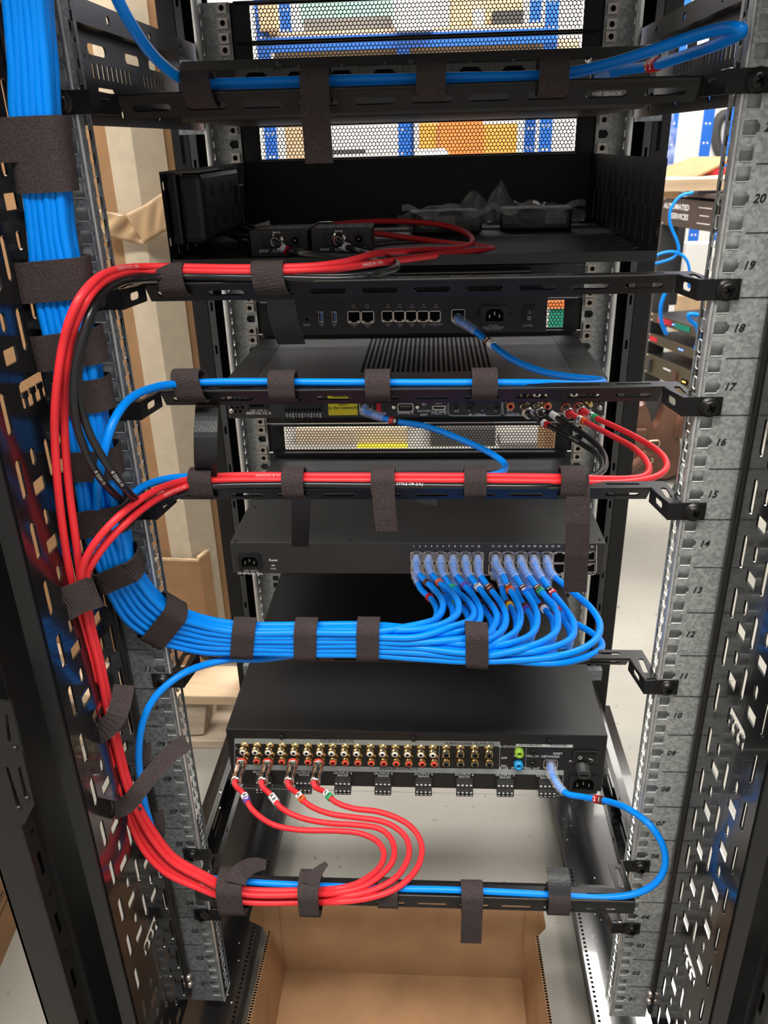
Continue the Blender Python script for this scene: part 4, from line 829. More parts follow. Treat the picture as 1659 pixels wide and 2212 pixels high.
for k in range(5): q = P(*mg(583+76*k, 187)); rj45(mb, dk, q.x, q.z, Y-.3, 13, 12.5)
q = P(*mg(1036, 182)); rj45(mb, dk, q.x, q.z, Y-.3, 15, 14)
o = mb.build('network_socket', M['nickel'], t); dk.build('recess', M['dark'], o)
for cx in (158, 244):
    q = P(*mg(cx, 190)); o = MB().box(q.x-2.7, q.x+2.7, Y-1.5, Y, q.z-6, q.z+6).build('usb_socket', M['nickel'], t, bevel=.3); MB().box(q.x-.3, q.x+2.2, Y-1.8, Y-1.4, q.z-5, q.z+5).build('insert', M['usb'], o)
    MB().box(q.x-2.2, q.x-.6, Y-1.8, Y-1.4, q.z-5, q.z+5).build('recess', M['dark'], o)
X, Z = mg(1268, 178); iec(X, Z, Y-.3, t, 27, 20, ears=True)
q = P(*mg(1490, 172)); MB().box(q.x-7, q.x+7, Y-2, Y, q.z-9.5, q.z+9.5).build('power_switch', M['plastic'], t, bevel=.6)
o = MB().obox((q.x, Y-2.6, q.z), Vector((4.6, 0, 0)), Vector((0, 1.6, 0)), Vector((0, -1.4, 7))).build('rocker', M['satin'], t, bevel=.4)
mb = MB(); mb.box(q.x-.3, q.x+.3, Y-5.4, Y-4, q.z+1, q.z+4); mb.tube([(q.x+1.6*math.cos(a), Y-4.2, q.z-4+1.6*math.sin(a)) for a in [k*math.pi/6 for k in range(13)]], .3, 6); mb.build('switch_mark', M['ink'], o)
mb = MB()
for k in range(5):
    q = P(*mg(586+76.5*k, 122))
    for dx, dz in ((0, 1.6), (-1.4, -1.2), (1.4, -1.2)): mb.box(q.x+dx-.7, q.x+dx+.7, Y-.6, Y-.3, q.z+dz-.7, q.z+dz+.7)
for cx in (367, 453): q = P(*mg(cx, 123)); mb.tube([(q.x+1.7*math.cos(a), Y-.5, q.z+1.7*math.sin(a)) for a in [k*math.pi/6 for k in range(13)]], .3, 6)
mb.build('port_icon', M['greyink'], t)
q = P(*mg(68, 208)); MB().lathe((q.x, Y-.3, q.z), (0, -1, 0), [(0, 1.6), (.1, 1.6)], 10).build('reset_hole', M['dark'], t)
# speckled vents in the router lid
mb = MB()
for i in range(48):
    for j in range(16): mb.box(-140+i*5.8, -137.6+i*5.8, 310+j*8, 313+j*8, 756, 756.1)
mb.build('vent_slots', M['dark'], t)
# ================================================================ numbered power distribution unit
Y = 241
t = thing('power_distribution_unit', 'black power strip panel with sockets numbered 1 to 8 at the top of the rack', 'power strip', (0, 350, 932))
put('case', join('c', [MB().box(-220, 219, Y, 514, 932, 974).mesh('a'), MB().add([(-220, Y, 974), (219, Y, 974), (219, 514, 974), (-220, 514, 974), (-217, Y+8, 983), (216, Y+8, 983), (216, 514, 983), (-217, 514, 983)], [(0, 1, 5, 4), (1, 2, 6, 5), (2, 3, 7, 6), (3, 0, 4, 7), (4, 5, 6, 7)]).mesh('b'), MB().box(-241, 241, 514.5, 518, 934, 977).mesh('c')]), M['pdu'], t, bevel=1)
P = lambda px, py: at(px, py, Y)
xs = [554, 645, 738, 830, 923, 1016, 1109, 1202]
for k, x in enumerate(xs): texts('printed_number', [(str(k+1), P(x, 148-k*2.6).x, P(x, 148-k*2.6).z, 4)], M['greyink'], t, Y)
for k, x in enumerate(xs):
    c = P(x, 170-k*2.4); o = MB().box(c.x-17, c.x+17, Y-1.2, Y, c.z-16, c.z+8.5).build('power_outlet', M['pdu'], t, bevel=1)
    put('recess', plate_mesh([(-12, -12), (12, -12), (12, 0), (7, 5), (-7, 5), (-12, 0)], [], .3, (c.x, Y-1.35, c.z), (1, 0, 0), (0, 0, 1)), M['dark'], o)
c = P(428, 165); put('recess', plate_mesh([(-8, -8), (8, -8), (8, 0), (5, 4), (-5, 4), (-8, 0)], [], .3, (c.x, Y-.3, c.z), (1, 0, 0), (0, 0, 1)), M['dark'], t)
c = P(487, 165); MB().box(c.x-9, c.x+9, Y-1, Y, c.z-6, c.z+4).build('display', M['plastic'], t, bevel=.5)
for x, y in ((604, 140), (888, 132), (1178, 123)): mb = MB(); mb.lathe(P(x, y), (0, -1, 0), [(0, 3.5), (1.6, 3.5), (1.8, 1)], 14); mb.build('screw', M['casegrey'], t)
MB().lathe(P(1271, 132), (0, -1, 0), [(0, 3.5), (1.6, 3.5), (2.4, 1)], 14).build('screw', M['chrome'], t)
c = P(1325, 203); MB().box(c.x-16, c.x+16, Y-.5, Y, c.z-3.2, c.z+3.2).build('label_strip', M['grey'], t)
texts('printed_text', [('SENSOR', P(1323, 203).x, P(1323, 203).z, 4.6), ('SOLE', P(1289, 203).x, P(1289, 203).z, 3.6)], M['ink'], t, Y-.5)
mb = MB(); dk = MB(); c = P(1292, 166); rj45(mb, dk, c.x, c.z, Y, 15, 13); o = mb.build('network_socket', M['nickel'], t); dk.build('recess', M['dark'], o)
mb = MB(); rnd = random.Random(9)
for k in range(46): mb.box(-20+k*2.4, -18.6+k*2.4, 262, 264, 931.8, 932)
for k in range(20): mb.box(-14+k*2.0, -12.8+k*2.0, 255, 257.5, 931.8, 932)
mb.build('printed_text', M['greyink'], t)
MB().box(-220, 219, Y+3, 514, 931.5, 932).build('underside', M['brownpanel'], t)  # brown tint paints a reflection onto the underside
# ================================================================ vented shelf
t = thing('vented_shelf', 'deep black two unit shelf with slotted side walls and a low front lip', 'shelf', (0, 300, 806))
Y0, Y1, z0, z1 = 153, 514, 812, 890
ms = [MB().box(-221, 221, Y0, Y1, z0-1.5, z0).mesh('a'), MB().box(-221, 221, Y1-2, Y1, z0, z1).mesh('b'), MB().box(-241, 241, 514.5, 517, 801, z1).mesh('c')]
put('shelf_tray', join('s', ms), M['case'], t, bevel=.4)
MB().box(-219, 221, Y0-1.5, Y0, 806, 815).build('front_lip', M['casegrey'], t, bevel=.4)
hsv = []
for k in range(22):
    y = 14+k*14.5; hsv.append([(y-.45, 1), (y+.45, 1), (y+.45, 1)] and rrect(y, 22 if k % 2 else 54, 1.8, 34, .3, 1))
for s_ in (1, -1):
    hs = [q for q in hsv if q[0][0] > 22]+[rrect(6, 66, 5, 8, 2.4, 3), rrect(6, 18, 5, 8, 2.4, 3)]
    ol = [(0, -6), (Y1-Y0, 0), (Y1-Y0, z1-z0), (0, z1-z0)]
    put('side_wall', plate_mesh(ol, hs, .5, (s_*221, Y0, z0), (0, 1, 0), (0, 0, 1)), M['case'], t)
mb = MB()
for k in range(12): q = Vector((-40+k*22, 176, z0)); mb.lathe(q, (0, 0, 1), [(0, 1.6), (.15, 1.6)], 8)
mb.build('shelf_hole', M['dark'], t)
# surge protector block on the left wall
t = thing('wall_tap', 'bulky black multi socket surge protector against the left wall of the shelf', 'surge protector', (-204, 245, 830))
c0, c1 = -219, -188; ya, yb, za, zb = 163, 325, 826, 889
MB().box(c0, c0+9, ya, yb, za, zb).build('back_shell', M['plastic'], t, bevel=2)
MB().box(c0+9.3, c1, ya+2, yb-3, za+1, zb-1).build('front_shell', M['plastic'], t, bevel=5)
MB().box(c1, c1+.9, ya+12, yb-14, za+6, zb-8).build('outlet_face', M['case'], t, bevel=.4)
mb = MB()
for yc in (200, 238, 276):
    for zc in (844, 872):
        for dy in (-4, 4): mb.box(c1+.8, c1+1.1, yc+dy-.9, yc+dy+.9, zc-5, zc+5)
mb.build('outlet_slot', M['dark'], t)
mb = MB(); mb.box(c0+12, c1-2, ya+6, ya+46, zb-.9, zb-.4); mb.box(c0+12, c1-2, ya+50, ya+96, zb-.9, zb-.4); mb.build('printed_label', M['grey'], t)
MB().box(c1+.8, c1+5, 296, 318, 852, 872).build('usb_module', M['plastic'], t, bevel=.8)
# optical converters
def converter(xa, xb, ya_, name_lbl, words):
    t = thing('audio_converter', name_lbl, 'converter', ((xa+xb)/2, ya_, z0), 'small black audio converters on the shelf')
    MB().box(xa, xb, ya_, ya_+52, z0+.3, z0+24).build('case', M['casegrey'], t, bevel=.6)
    MB().box(xa+1.5, xb-1.5, ya_+3, ya_+49, z0+24, z0+24.4).build('top_label', M['charcoal'], t)
    mb = MB(); rnd = random.Random(int(xb)+5)
    for k in range(5): mb.box(xa+4+k*9, xa+11+k*9, ya_+8+rnd.random()*8, ya_+30, z0+24.4, z0+24.5)
    mb.build('printed_text', M['grey'], t)
    o = MB().box(xa+11, xa+21, ya_-1, ya_, z0+9, z0+20).build('optical_socket', M['plastic'], t, bevel=.4)
    o = MB().box(xb-17, xb-6, ya_-1.2, ya_, z0+9, z0+20).build('power_socket', M['plastic'], t, bevel=.4); MB().lathe((xb-11.5, ya_-1.3, z0+14.5), (0, -1, 0), [(0, 3.4), (.2, 3.4)], 14).build('recess', M['dark'], o); MB().lathe((xb-11.5, ya_-1.3, z0+14.5), (0, -1, 0), [(0, .9), (1.2, .9)], 8).build('pin', M['chrome'], o)
    texts('printed_text', [(words[0], xa+12, z0+5.2, 3.7), (words[1], (xa+xb)/2+1, z0+5.2, 3.7), (words[2], xb-10, z0+5.2, 3.7), ('Input', (xa+xb)/2-2, z0+22, 3.4)], M['ink'], t, ya_)
    return t
converter(-152, -97.5, 186, 'small black audio converter nearest the surge protector, on the shelf', ('SPDIF', 'COAXIAL', 'DC 5V'))
converter(-93.5, -37, 186, 'small black audio converter standing right of its twin on the shelf', ('SPDIF', 'COAXIAL', 'DC 5V'))
# usb lead coil
t = thing('usb_lead', 'tangled thin black lead with a silver plug behind the surge protector', 'cable', (-165, 280, z0))
rnd = random.Random(4); pts = []
for k in range(60):
    a = k*.62; pts.append((-176+24*math.cos(a)*(1+.25*rnd.random())+k*.25, 262+46*math.sin(a*.93)*(1+.2*rnd.random()), z0+4+12*abs(math.sin(a*.37))+rnd.random()*4))
q = at(562, 486, 300); pts += [(-150, 300, z0+14), (q.x-10, 300, q.z-6), (q.x-3, 300, q.z-1)]
MB().tube(spline(pts, 4), 1.7, 7).build('jacket', M['plastic'], t)
MB().obox((q.x+3, 298, q.z), Vector((8, 0, 2)), Vector((0, 5, 0)), Vector((-.7, 0, 2.4))).build('plug', M['gold_dull'] if 0 else M['nickel'], t, bevel=.4)
# bagged power adapters
def bag(xa, xb, ya_, yb_, h, lbl, tilt, seed, peak):
    t = thing('bagged_adapter', lbl, 'bagged adapter', ((xa+xb)/2, (ya_+yb_)/2, z0), 'bagged adapters on the shelf')
    cx, cy = (xa+xb)/2, (ya_+yb_)/2
    R = Matrix.Rotation(math.radians(tilt), 3, 'Z')
    hx = (xb-xa)*.36
    MB().obox((cx, cy, z0+12.5), R@Vector((hx, 0, 0)), R@Vector((0, 22, 0)), Vector((0, 0, 12))).build('adapter', M['plastic'], t, bevel=3)
    mb = MB(); mb.obox(Vector((cx, cy, z0+14))+R@Vector((-hx*.1 if seed == 1 else hx*.55, -22.6, 0)), R@Vector((12, 0, 0)), R@Vector((0, .3, 0)), Vector((0, 0, 6)))
    mb.build('rating_label', M['grey'], t)
    rnd = random.Random(seed); mb = MB(); nu, nv = 22, 14
    for i in range(nu+1):
        for j in range(nv):
            f = i/nu; a = 2*math.pi*j/nv; e = (math.sin(math.pi*min(max(f, .04), .96)))**.45
            x = (f-.5)*(xb-xa); rr = 1+rnd.uniform(-.12, .12); y = math.cos(a)*30*e*rr; z = max(.5, (14+math.sin(a)*15.5*e*rr)+(math.sin(a) > .2)*peak(f)*rnd.uniform(.5, 1.1))
            v = R@Vector((x, y, 0)); mb.v.append((cx+v.x, cy+v.y, z0+z))
    for i in range(nu):
        for j in range(nv): mb.f.append((i*nv+j, (i+1)*nv+j, (i+1)*nv+(j+1) % nv, i*nv+(j+1) % nv)); mb.sm.append(False)
    mb.build('plastic_bag', M['film'], t)
    # folded film edge
    mb = MB(); 
    P_ = [R@Vector(((f-.5)*(xb-xa)*.95, -28+6*math.sin(f*19), 0))+Vector((cx, cy, z0+26+5*math.sin(f*13+seed))) for f in [k/14 for k in range(15)]]
    mb.ribbon(P_, Vector((0, .3, 1)), 7, .15); mb.build('bag_seam', M['film'], t)
    return t
bag(-20, 90, 345, 400, 30, 'left black power adapter in a crumpled clear bag with a barcode', 8, 1, lambda f: 22*max(0, 1-abs(f-.82)/.2))
bag(84, 196, 365, 420, 30, 'right black power adapter in a clear bag with a tall peak', -4, 2, lambda f: 34*max(0, 1-abs(f-.12)/.18))
# ================================================================ cables
def T(P): return [at(*p) for p in P]
def arclen(pts):
    s = [0]
    for a, b in zip(pts, pts[1:]): s.append(s[-1]+(b-a).length)
    return s
def locate(pts, s, d):
    for i in range(1, len(pts)):
        if s[i] >= d: f = (d-s[i-1])/max(1e-6, s[i]-s[i-1]); return pts[i-1].lerp(pts[i], f), (pts[i]-pts[i-1]).normalized()
    return pts[-1], (pts[-1]-pts[-2]).normalized()
def sub(pts, s, d0, d1, n=8): return [locate(pts, s, d0+(d1-d0)*k/n)[0] for k in range(n+1)]
def ring(par, pts, s, d, r, mt, ln=5.0, txt=None, tm='ink'):
    q = sub(pts, s, d-ln/2, d+ln/2, 4); o = MB().tube(q, r+1.1, 14).build('marker_ring', M[mt], par)
    if txt:
        p, t = locate(pts, s, d); n = (CAM-p); n = (n-t*n.dot(t)).normalized(); up = n.cross(t)
        if up.z < 0: up = -up; 
        tt = up.cross(n)
        m = text_mesh(txt, r*1.9, bold=.15); m.transform(frame(tt, up, p+n*(r+1.25))); put('printed_number', m, M[tm], o)
def cable_text(par, pts, s, d0, string, r, mt, size=3.4, flip=1, roll=0.0):
    """ink wrapped round the jacket, letter by letter along the run"""
    m = text_mesh(string, size, align='LEFT', ext=.0); bm = bmesh.new(); bm.from_mesh(m)
    bmesh.ops.subdivide_edges(bm, edges=[e for e in bm.edges if e.calc_length() > .0012], cuts=1)
    for v in bm.verts:
        x, y = v.co.x/S*flip, v.co.y/S*flip; p, t = locate(pts, s, d0+x)
        n = (CAM-p); n = (n-t*n.dot(t)).normalized(); sd = n.cross(t)
        a = y/r*1.0+roll; q = p+(n*math.cos(a)+sd*math.sin(a))*(r+.06); v.co = q*S
    bm.to_mesh(m); bm.free(); return put('printed_text', m, M[mt], par)
def rj_plug(par, pts, s, dirv, r, flipclip=1, L=38):
    p0 = pts[0]; d = Vector(dirv).normalized(); up = Vector((0, 0, 1)); sd = d.cross(up).normalized()
    o = MB().obox(p0+d*7, sd*5.6, d*9, up*3.9).build('plug', M['clear'], par, bevel=.4)
    MB().obox(p0+d*5+up*5.2*flipclip, sd*2.4, d*8+up*1.2*flipclip, up*.5).build('latch', M['clear'], o)
    mb = MB()
    for k in range(4): mb.obox(p0+d*3+sd*(k-1.5)*2.2-up*1, sd*.7, d*6, up*1.4)
    mb.build('wire', M['ring_blue'], o)
    n = 14; q = sub(pts, s, 10, 10+L, n); rr = [(6.3-2.1*(k/n))*(1+.05*(k % 2)) for k in range(n+1)]; rr[0] = 5.2
    b = MB().tube(q, rr, 16, cap=False).build('boot', M['clear'], par)
    mb = MB()
    for k in range(5):
        pc, tc = locate(pts, s, 12+L*.45+k*L*.11); mb.lathe(pc-tc*.5, tc, [(0, 5.5-.12*k), (.9, 5.5-.12*k)], 14, caps=False)
    mb.build('boot_rib', M['ribs'], b)
def rca_plug(par, p0, d, r=5.9, L=33, band='redring'):
    d = Vector(d).normalized()
    MB().lathe(p0, d, [(0, r*.95), (0, r+.2), (4.6, r+.2), (4.6, r*.93), (7, r), (16, r), (20, r*.86), (24, r*.92), (L-4, r), (L, r*1.02), (L, r*.6), (L-3, r*.55)], 22).build('plug', M['chrome'], par)
    MB().lathe(Vector(p0)+d*2, d, [(0, r+.3), (2.6, r+.3)], 22).build('colour_band', M[band], par)
def cable(name, label, pts, r, mt, group=None, cat='cable', step=3.2, n=12):
    pp = spline(pts, step); t = thing(name, label, cat, tuple(pp[0]), group)
    MB().tube(pp, r, n).build('jacket', M[mt], t); return t, pp, arclen(pp)
# ---------------------------------------------------------------- the blue bundle
YF = 20
ST = [  # outer edge px, inner edge px, front layer depth
 ((1030, 1441), (1030, 1366), 20), ((900, 1434), (900, 1353), 20), ((795, 1426), (795, 1355), 20), ((660, 1425), (660, 1356), 20), ((522, 1420), (527, 1356), 16), ((450, 1420), (462, 1346), 10),
 ((392, 1412), (420, 1334), 2), ((330, 1392), (384, 1322), -8), ((266, 1350), (345, 1290), -20), ((232, 1300), (314, 1252), -30), ((212, 1258), (296, 1222), -38), ((190, 1200), (288, 1182), -44), ((168, 1130), (270, 1115), -50),
 ((155, 1050), (252, 1045), -54), ((144, 960), (236, 955), -56), ((122, 860), (222, 852), -56), ((95, 770), (208, 755), -56), ((76, 690), (186, 676), -56), ((60, 610), (176, 600), -56), ((52, 520), (156, 512), -56),
 ((40, 420), (146, 415), -56), ((28, 345), (134, 340), -56), ((12, 250), (122, 245), -56), ((8, 150), (116, 145), -56), ((2, 50), (108, 45), -56), ((-8, -60), (98, -65), -56), ((-20, -210), (86, -215), -56)]
OUTP = [at(*a, y) for a, b, y in ST]; INP = [at(*b, y) for a, b, y in ST]
RB = 3.45
def bframe(i):
    O, I = OUTP[i], INP[i]; c = (O+I)/2; a = (O-I); hw = a.length/2; a.normalize()
    j0, j1 = max(0, i-1), min(len(ST)-1, i+1); t = ((OUTP[j1]+INP[j1])/2-(OUTP[j0]+INP[j0])/2).normalized()
    b = a.cross(t).normalized()
    if b.dot(c-CAM) < 0: b = -b
    return c, a, b, hw, t
BF = [bframe(i) for i in range(len(ST))]
def bslot(i, col, lay, ncol=6):
    c, a, b, hw, t = BF[i]; n = 6 if lay < 2 else 5; e = hw-RB
    u = (((col+.5)/6)*2-1) if lay == 0 else ((col+.5)/n*2-1)*(.93 if lay == 1 else .82)
    wob = math.sin(i*1.9+col*2.3+lay*4.1)*.9
    return c+a*(u*e+wob*.5)+b*(lay*5.7+(wob+.9)*.3)
UX = [[(903, 1237), (921, 1257), (947, 1283), (957, 1310), (944, 1335), (910, 1348)],
      [(931, 1237), (947, 1257), (973, 1277), (990, 1303), (985, 1330), (945, 1352)],
      [(957, 1240), (976, 1269), (1005, 1292), (1023, 1318), (1016, 1340), (975, 1354)],
      [(984, 1240), (1002, 1263), (1025, 1292), (1038, 1324), (1028, 1350), (985, 1366)],
      [(1012, 1240), (1031, 1266), (1057, 1300), (1073, 1330), (1066, 1356), (1048, 1372)],
      [(1036, 1240), (1054, 1266), (1080, 1300), (1093, 1332), (1086, 1360), (1058, 1380)],
      [(1083, 1237), (1097, 1266), (1115, 1298), (1125, 1330), (1115, 1362), (1080, 1385)],
      [(1110, 1240), (1129, 1269), (1152, 1306), (1161, 1338), (1148, 1370), (1100, 1390)],
      [(1139, 1240), (1161, 1269), (1193, 1306), (1205, 1335), (1196, 1370), (1140, 1398)],
      [(1167, 1243), (1187, 1272), (1219, 1312), (1239, 1347), (1230, 1382), (1160, 1406)],
      [(1193, 1240), (1218, 1263), (1245, 1285), (1276, 1313), (1296, 1350), (1280, 1388), (1210, 1416)]]
YS = [192, 172, 140, 102, 66, 36]
def path_pts(P, dy=0, off=0, oy=0):
    n = len(P); out = []
    for k, (x, y) in enumerate(P):
        f = k/(n-1)*5; i = min(4, int(f)); Yk = YS[i]+(YS[i+1]-YS[i])*(f-i)
        if P[-1][0] > 1110: Yk -= (0, 0, 0, 6, 14, 16)[min(5, int(round(f)))]
        out.append(at(x+off*(1 if k else .3), y+oy*(1 if 0 < k < n-1 else .6), Yk+dy))
    return out
WORDS = ['first', 'second', 'third', 'fourth', 'fifth', 'sixth', 'seventh', 'eighth', 'ninth', 'tenth', 'eleventh']
UR = [('ring_brown', None), ('ring_orange', None), ('ring_green', None), ('ring_purple', None), ('ring_white', '5'), ('ring_brown', '1'), ('ring_orange', '3'), ('ring_blue', '6'), ('ring_green', '5'), ('ring_red', '2'), ('ring_red', '1')]
UR2 = [None, None, None, None, None, 'ring_brown', 'ring_brown', 'ring_brown', 'ring_brown', 'ring_black', None]
LR = ['ring_red', 'ring_brown', 'ring_green', 'ring_brown', 'ring_black', 'ring_red', 'ring_yellow', 'ring_purple', 'ring_white', 'ring_red', 'ring_red']
cn = lambda k: {'ring_%s' % c: c for c in ('red', 'orange', 'green', 'white', 'brown', 'purple', 'yellow', 'black', 'blue')}[k]
GB = 'blue patch cables plugged into the network switch'
last = len(ST)
def start_i(x): return 1 if x < 1000 else 0
def tail_router(): return T([(211, 1082, -57), (213, 1040, -65), (224, 980, -68), (243, 915, -58), (280, 862, -28), (338, 836, 10), (380, 830, 30), (425, 827, 40), (500, 825, 42), (700, 826, 43), (900, 827, 43), (1060, 827, 43), (1180, 828, 50), (1262, 831, 70), (1300, 827, 92), (1296, 821, 118), (1240, 815, 150), (1170, 802, 180), (1105, 775, 210), (1055, 738, 240), (1013, 705, 260)])
def tail_control(): return T([(250, 1135, -54), (264, 1100, -40), (296, 1060, -14), (345, 1038, 16), (405, 1030, 36), (500, 1031, 50), (700, 1032, 52), (900, 1032, 54), (1010, 1030, 58), (1062, 1027, 72), (1088, 1016, 92), (1088, 1000, 120), (1052, 975, 155), (985, 945, 190), (920, 921, 220), (850, 909, 245), (806, 895, 266)])
def tail_amp(): return T([(560, 1424, 26), (500, 1424, 20), (450, 1434, 8), (392, 1457, -14), (338, 1502, -30), (310, 1555, -42), (300, 1620, -50), (306, 1700, -52), (322, 1770, -52), (345, 1830, -52), (390, 1876, -48), (450, 1896, -46), (560, 1907, -44), (700, 1914, -44), (870, 1920, -45), (960, 1922, -45.5), (1100, 1928, -46), (1200, 1934, -46), (1300, 1939, -46), (1370, 1931, -46), (1412, 1911, -46), (1433, 1882, -43), (1437, 1848, -38), (1425, 1812, -32), (1402, 1780, -24), (1365, 1752, -6), (1320, 1733, 22), (1262, 1722, 48), (1220, 1712, 64)])
allc = []
for k in range(11):
    px = portx[k]
    for low in (0, 1):
        z_ = zLO if low else zUP
        if k == 10: px = portx[10]
        P = [Vector((px, 229, z_)), Vector((px, 214, z_-.3))]
        if not low:
            P += path_pts(UX[k]); lay = k % 2; col = k//2 if lay == 0 else (k-1)//2
        elif k == 10:
            P += path_pts([(1183, 1258), (1195, 1303), (1224, 1335), (1272, 1363), (1299, 1388), (1286, 1410), (1205, 1432)], -2); lay, col = 1, 5
        else:
            P += path_pts(UX[k], 8, -13+k*.6, 14+k*.7); lay = 2 if k % 2 else 3; col = k//2
        lastx = (UX[k][-1][0]) + (-13 if low else 0); i0 = min(i for i in range(6) if ST[i][0][0] < lastx-22); rB = RB
        leave = {(9, 1): ('amp', 3), (2, 0): ('ctl', 12), (6, 0): ('rtr', 13)}.get((k, low))
        idx = range(i0, leave[1] if leave else last)
        P += [bslot(i, {3: 1, 5: 3}[k], 0) if low and k in (3, 5) and i >= 14 else bslot(i, col, lay) for i in idx]
        row = 'lower' if low else 'upper'
        rc = cn(LR[k] if low else UR[k][0])
        if leave:
            tl = {'amp': tail_amp, 'ctl': tail_control, 'rtr': tail_router}[leave[0]](); P += tl
            end = {'amp': (at(1189, 1650, 108)+Vector((0, -2, 0))), 'ctl': at(790, 878, 285)+Vector((0, -2, 0)), 'rtr': at(989, 684, 290)+Vector((0, -2, 0))}[leave[0]]
            P += [end+Vector((0, -14, -.5)), end]
            lab = {'amp': 'blue network cable looping out at the bottom right into the amplifier network socket', 'ctl': 'blue network cable curling up from the red cables to the control unit', 'rtr': 'blue network cable on the bar over the control unit, reaching the router'}[leave[0]]
        else:
            lab = 'blue patch cable, %s from left in the %s switch row, %s marker ring' % (WORDS[k], row, rc)
        t, pp, s = cable('patch_cable', lab, P, RB if not leave else 3.3, 'blue', GB)
        rj_plug(t, pp, s, (0, -1, -.06), 3.2, 1 if not low else -1, L=34)
        dd = 62 if not low else 78
        if not low and k == 10: dd = 66
        ring(t, pp, s, dd+5.2*(UR2[k] is not None and not low), RB, LR[k] if low else UR[k][0], txt=(UR[k][1] if not low else None), tm='blackink' if UR[k][0] in ('ring_white', 'ring_green', 'ring_orange') else 'ink')
        if UR2[k] and not low: ring(t, pp, s, dd, RB, UR2[k], txt='1')
        if low and k in (4, 6, 7, 8): ring(t, pp, s, dd-5.4, RB, 'ring_brown')
        if leave:
            rv = list(reversed(pp)); sv = arclen(rv); rj_plug(t, rv, sv, (0, -1, -.05), 3.3, 1, L=34)
            for (d_, c_, x_) in {'amp': ((88, 'ring_red', '2'), (94.5, 'ring_brown', '1')), 'ctl': ((56, 'ring_red', None), (62, 'ring_black', '8')), 'rtr': ((62, 'ring_brown', '7'), (68, 'ring_white', None))}[leave[0]]: ring(t, rv, sv, d_, 3.3, c_, txt=x_, ln=6)
        allc.append((t, pp, s))
        if (k, low) == (6, 0): cable_text(t, pp, s, 150, '4 5 6 7 8 9 262M 250 320', RB, 'blueink', 3.2, flip=-1)
        if (k, low) == (2, 0): 
            cable_text(t, pp, s, 365, 'LSZH  MKT EN50575', RB, 'blueink', 3.4, flip=-1)
# ---------------------------------------------------------------- the loose blue cable at the very top
P = T([(1294, 164, 236), (1310, 161, 222), (1345, 152, 190), (1412, 141, 130), (1480, 120, 70), (1540, 99, 25), (1585, 80, -8), (1603, 66, -22), (1588, 60, -16), (1540, 66, 10), (1480, 84, 35), (1400, 112, 50), (1320, 137, 54), (1240, 156, 52), (1150, 165, 50), (960, 169, 50), (700, 175, 50), (520, 180, 50), (440, 180, 48), (395, 170, 40), (355, 143, 18), (318, 104, -8), (285, 55, -30), (255, 0, -46), (232, -60, -55), (196, -180, -60)])
t, pp, s = cable('network_cable', 'thick blue network cable along the uppermost lacing bar, marked 2 2 in red', [P[0]+Vector((0, 6, 0))]+P, 3.9, 'blue')
rj_plug(t, pp, s, (.25, -1, .02), 3.9, L=26)
sm = min(range(len(pp)), key=lambda i: (pp[i]-at(1410, 141, 131)).length)
ring(t, pp, s, s[sm]-4, 3.9, 'ring_red', ln=8, txt='2'); ring(t, pp, s, s[sm]+4.4, 3.9, 'ring_red', ln=8, txt='2')
# ---------------------------------------------------------------- red and black audio cables
AJ = [at(x, y, 92) for x, y in ((522, 1647), (578, 1648), (633, 1648), (688, 1649))]
def Z(P): return [atz(*p) for p in P]
loops0 = [
 Z([(524, 1712, 262), (545, 1749, 257), (587, 1780, 252), (640, 1792, 249), (731, 1795, 247), (777, 1800, 246), (813, 1816, 245), (829, 1842, 245), (822, 1870, 244), (801, 1891, 244), (768, 1910, 244), (731, 1919, 244)]),
 Z([(584, 1716, 262), (610, 1747, 258), (652, 1767, 254), (710, 1778, 251), (770, 1782, 250), (819, 1790, 249), (843, 1809, 248), (852, 1836, 247), (846, 1864, 247), (822, 1891, 246), (785, 1915, 245), (731, 1928, 243)]),
 Z([(640, 1712, 262), (664, 1737, 258), (710, 1757, 255), (770, 1766, 254), (820, 1773, 253), (852, 1786, 252), (876, 1808, 250), (884, 1836, 248), (876, 1867, 247), (852, 1898, 245), (807, 1922, 243), (747, 1936, 241)]),
 Z([(700, 1710, 262), (724, 1732, 260), (762, 1746, 258), (815, 1753, 257), (860, 1768, 255), (893, 1791, 253), (910, 1822, 250), (907, 1862, 247), (884, 1897, 245), (846, 1924, 242), (790, 1941, 239), (730, 1948, 238)])]
loops = [[atz(*p) for p in L_] for L_ in [[]]]
loops = []
for L_ in loops0:
    n_ = len(L_); loops.append([p+(CAM-p).normalized()*(0 if i < n_-5 else (i-n_+6)*2.6) for i, p in enumerate(L_)])
def low(k):    # the shared run from the forward bar up the left tray; k=0 lowest-left
    L_ = [[(670, 1949), (510, 1946), (420, 1915), (360, 1887), (315, 1843), (284, 1785), (262, 1720), (240, 1640), (214, 1530), (196, 1430), (172, 1340)],
          [(670, 1941), (510, 1938), (425, 1905), (366, 1876), (324, 1832), (291, 1775), (268, 1712), (247, 1635), (222, 1530), (204, 1430), (180, 1340)],
          [(670, 1932), (510, 1929), (430, 1895), (372, 1862), (330, 1815), (299, 1762), (275, 1705), (254, 1630), (231, 1530), (211, 1430), (188, 1340)],
          [(670, 1923), (510, 1918), (434, 1885), (376, 1850), (336, 1800), (306, 1752), (282, 1700), (261, 1625), (239, 1530), (218, 1430), (196, 1340)]][k]
    D = [-55, -57, -60, -61, -62, -62, -62, -64, -66, -68, -72]
    if k % 2: D = [d+4 for d in D]
    return [at(x, y, d) for (x, y), d in zip(L_, D)]
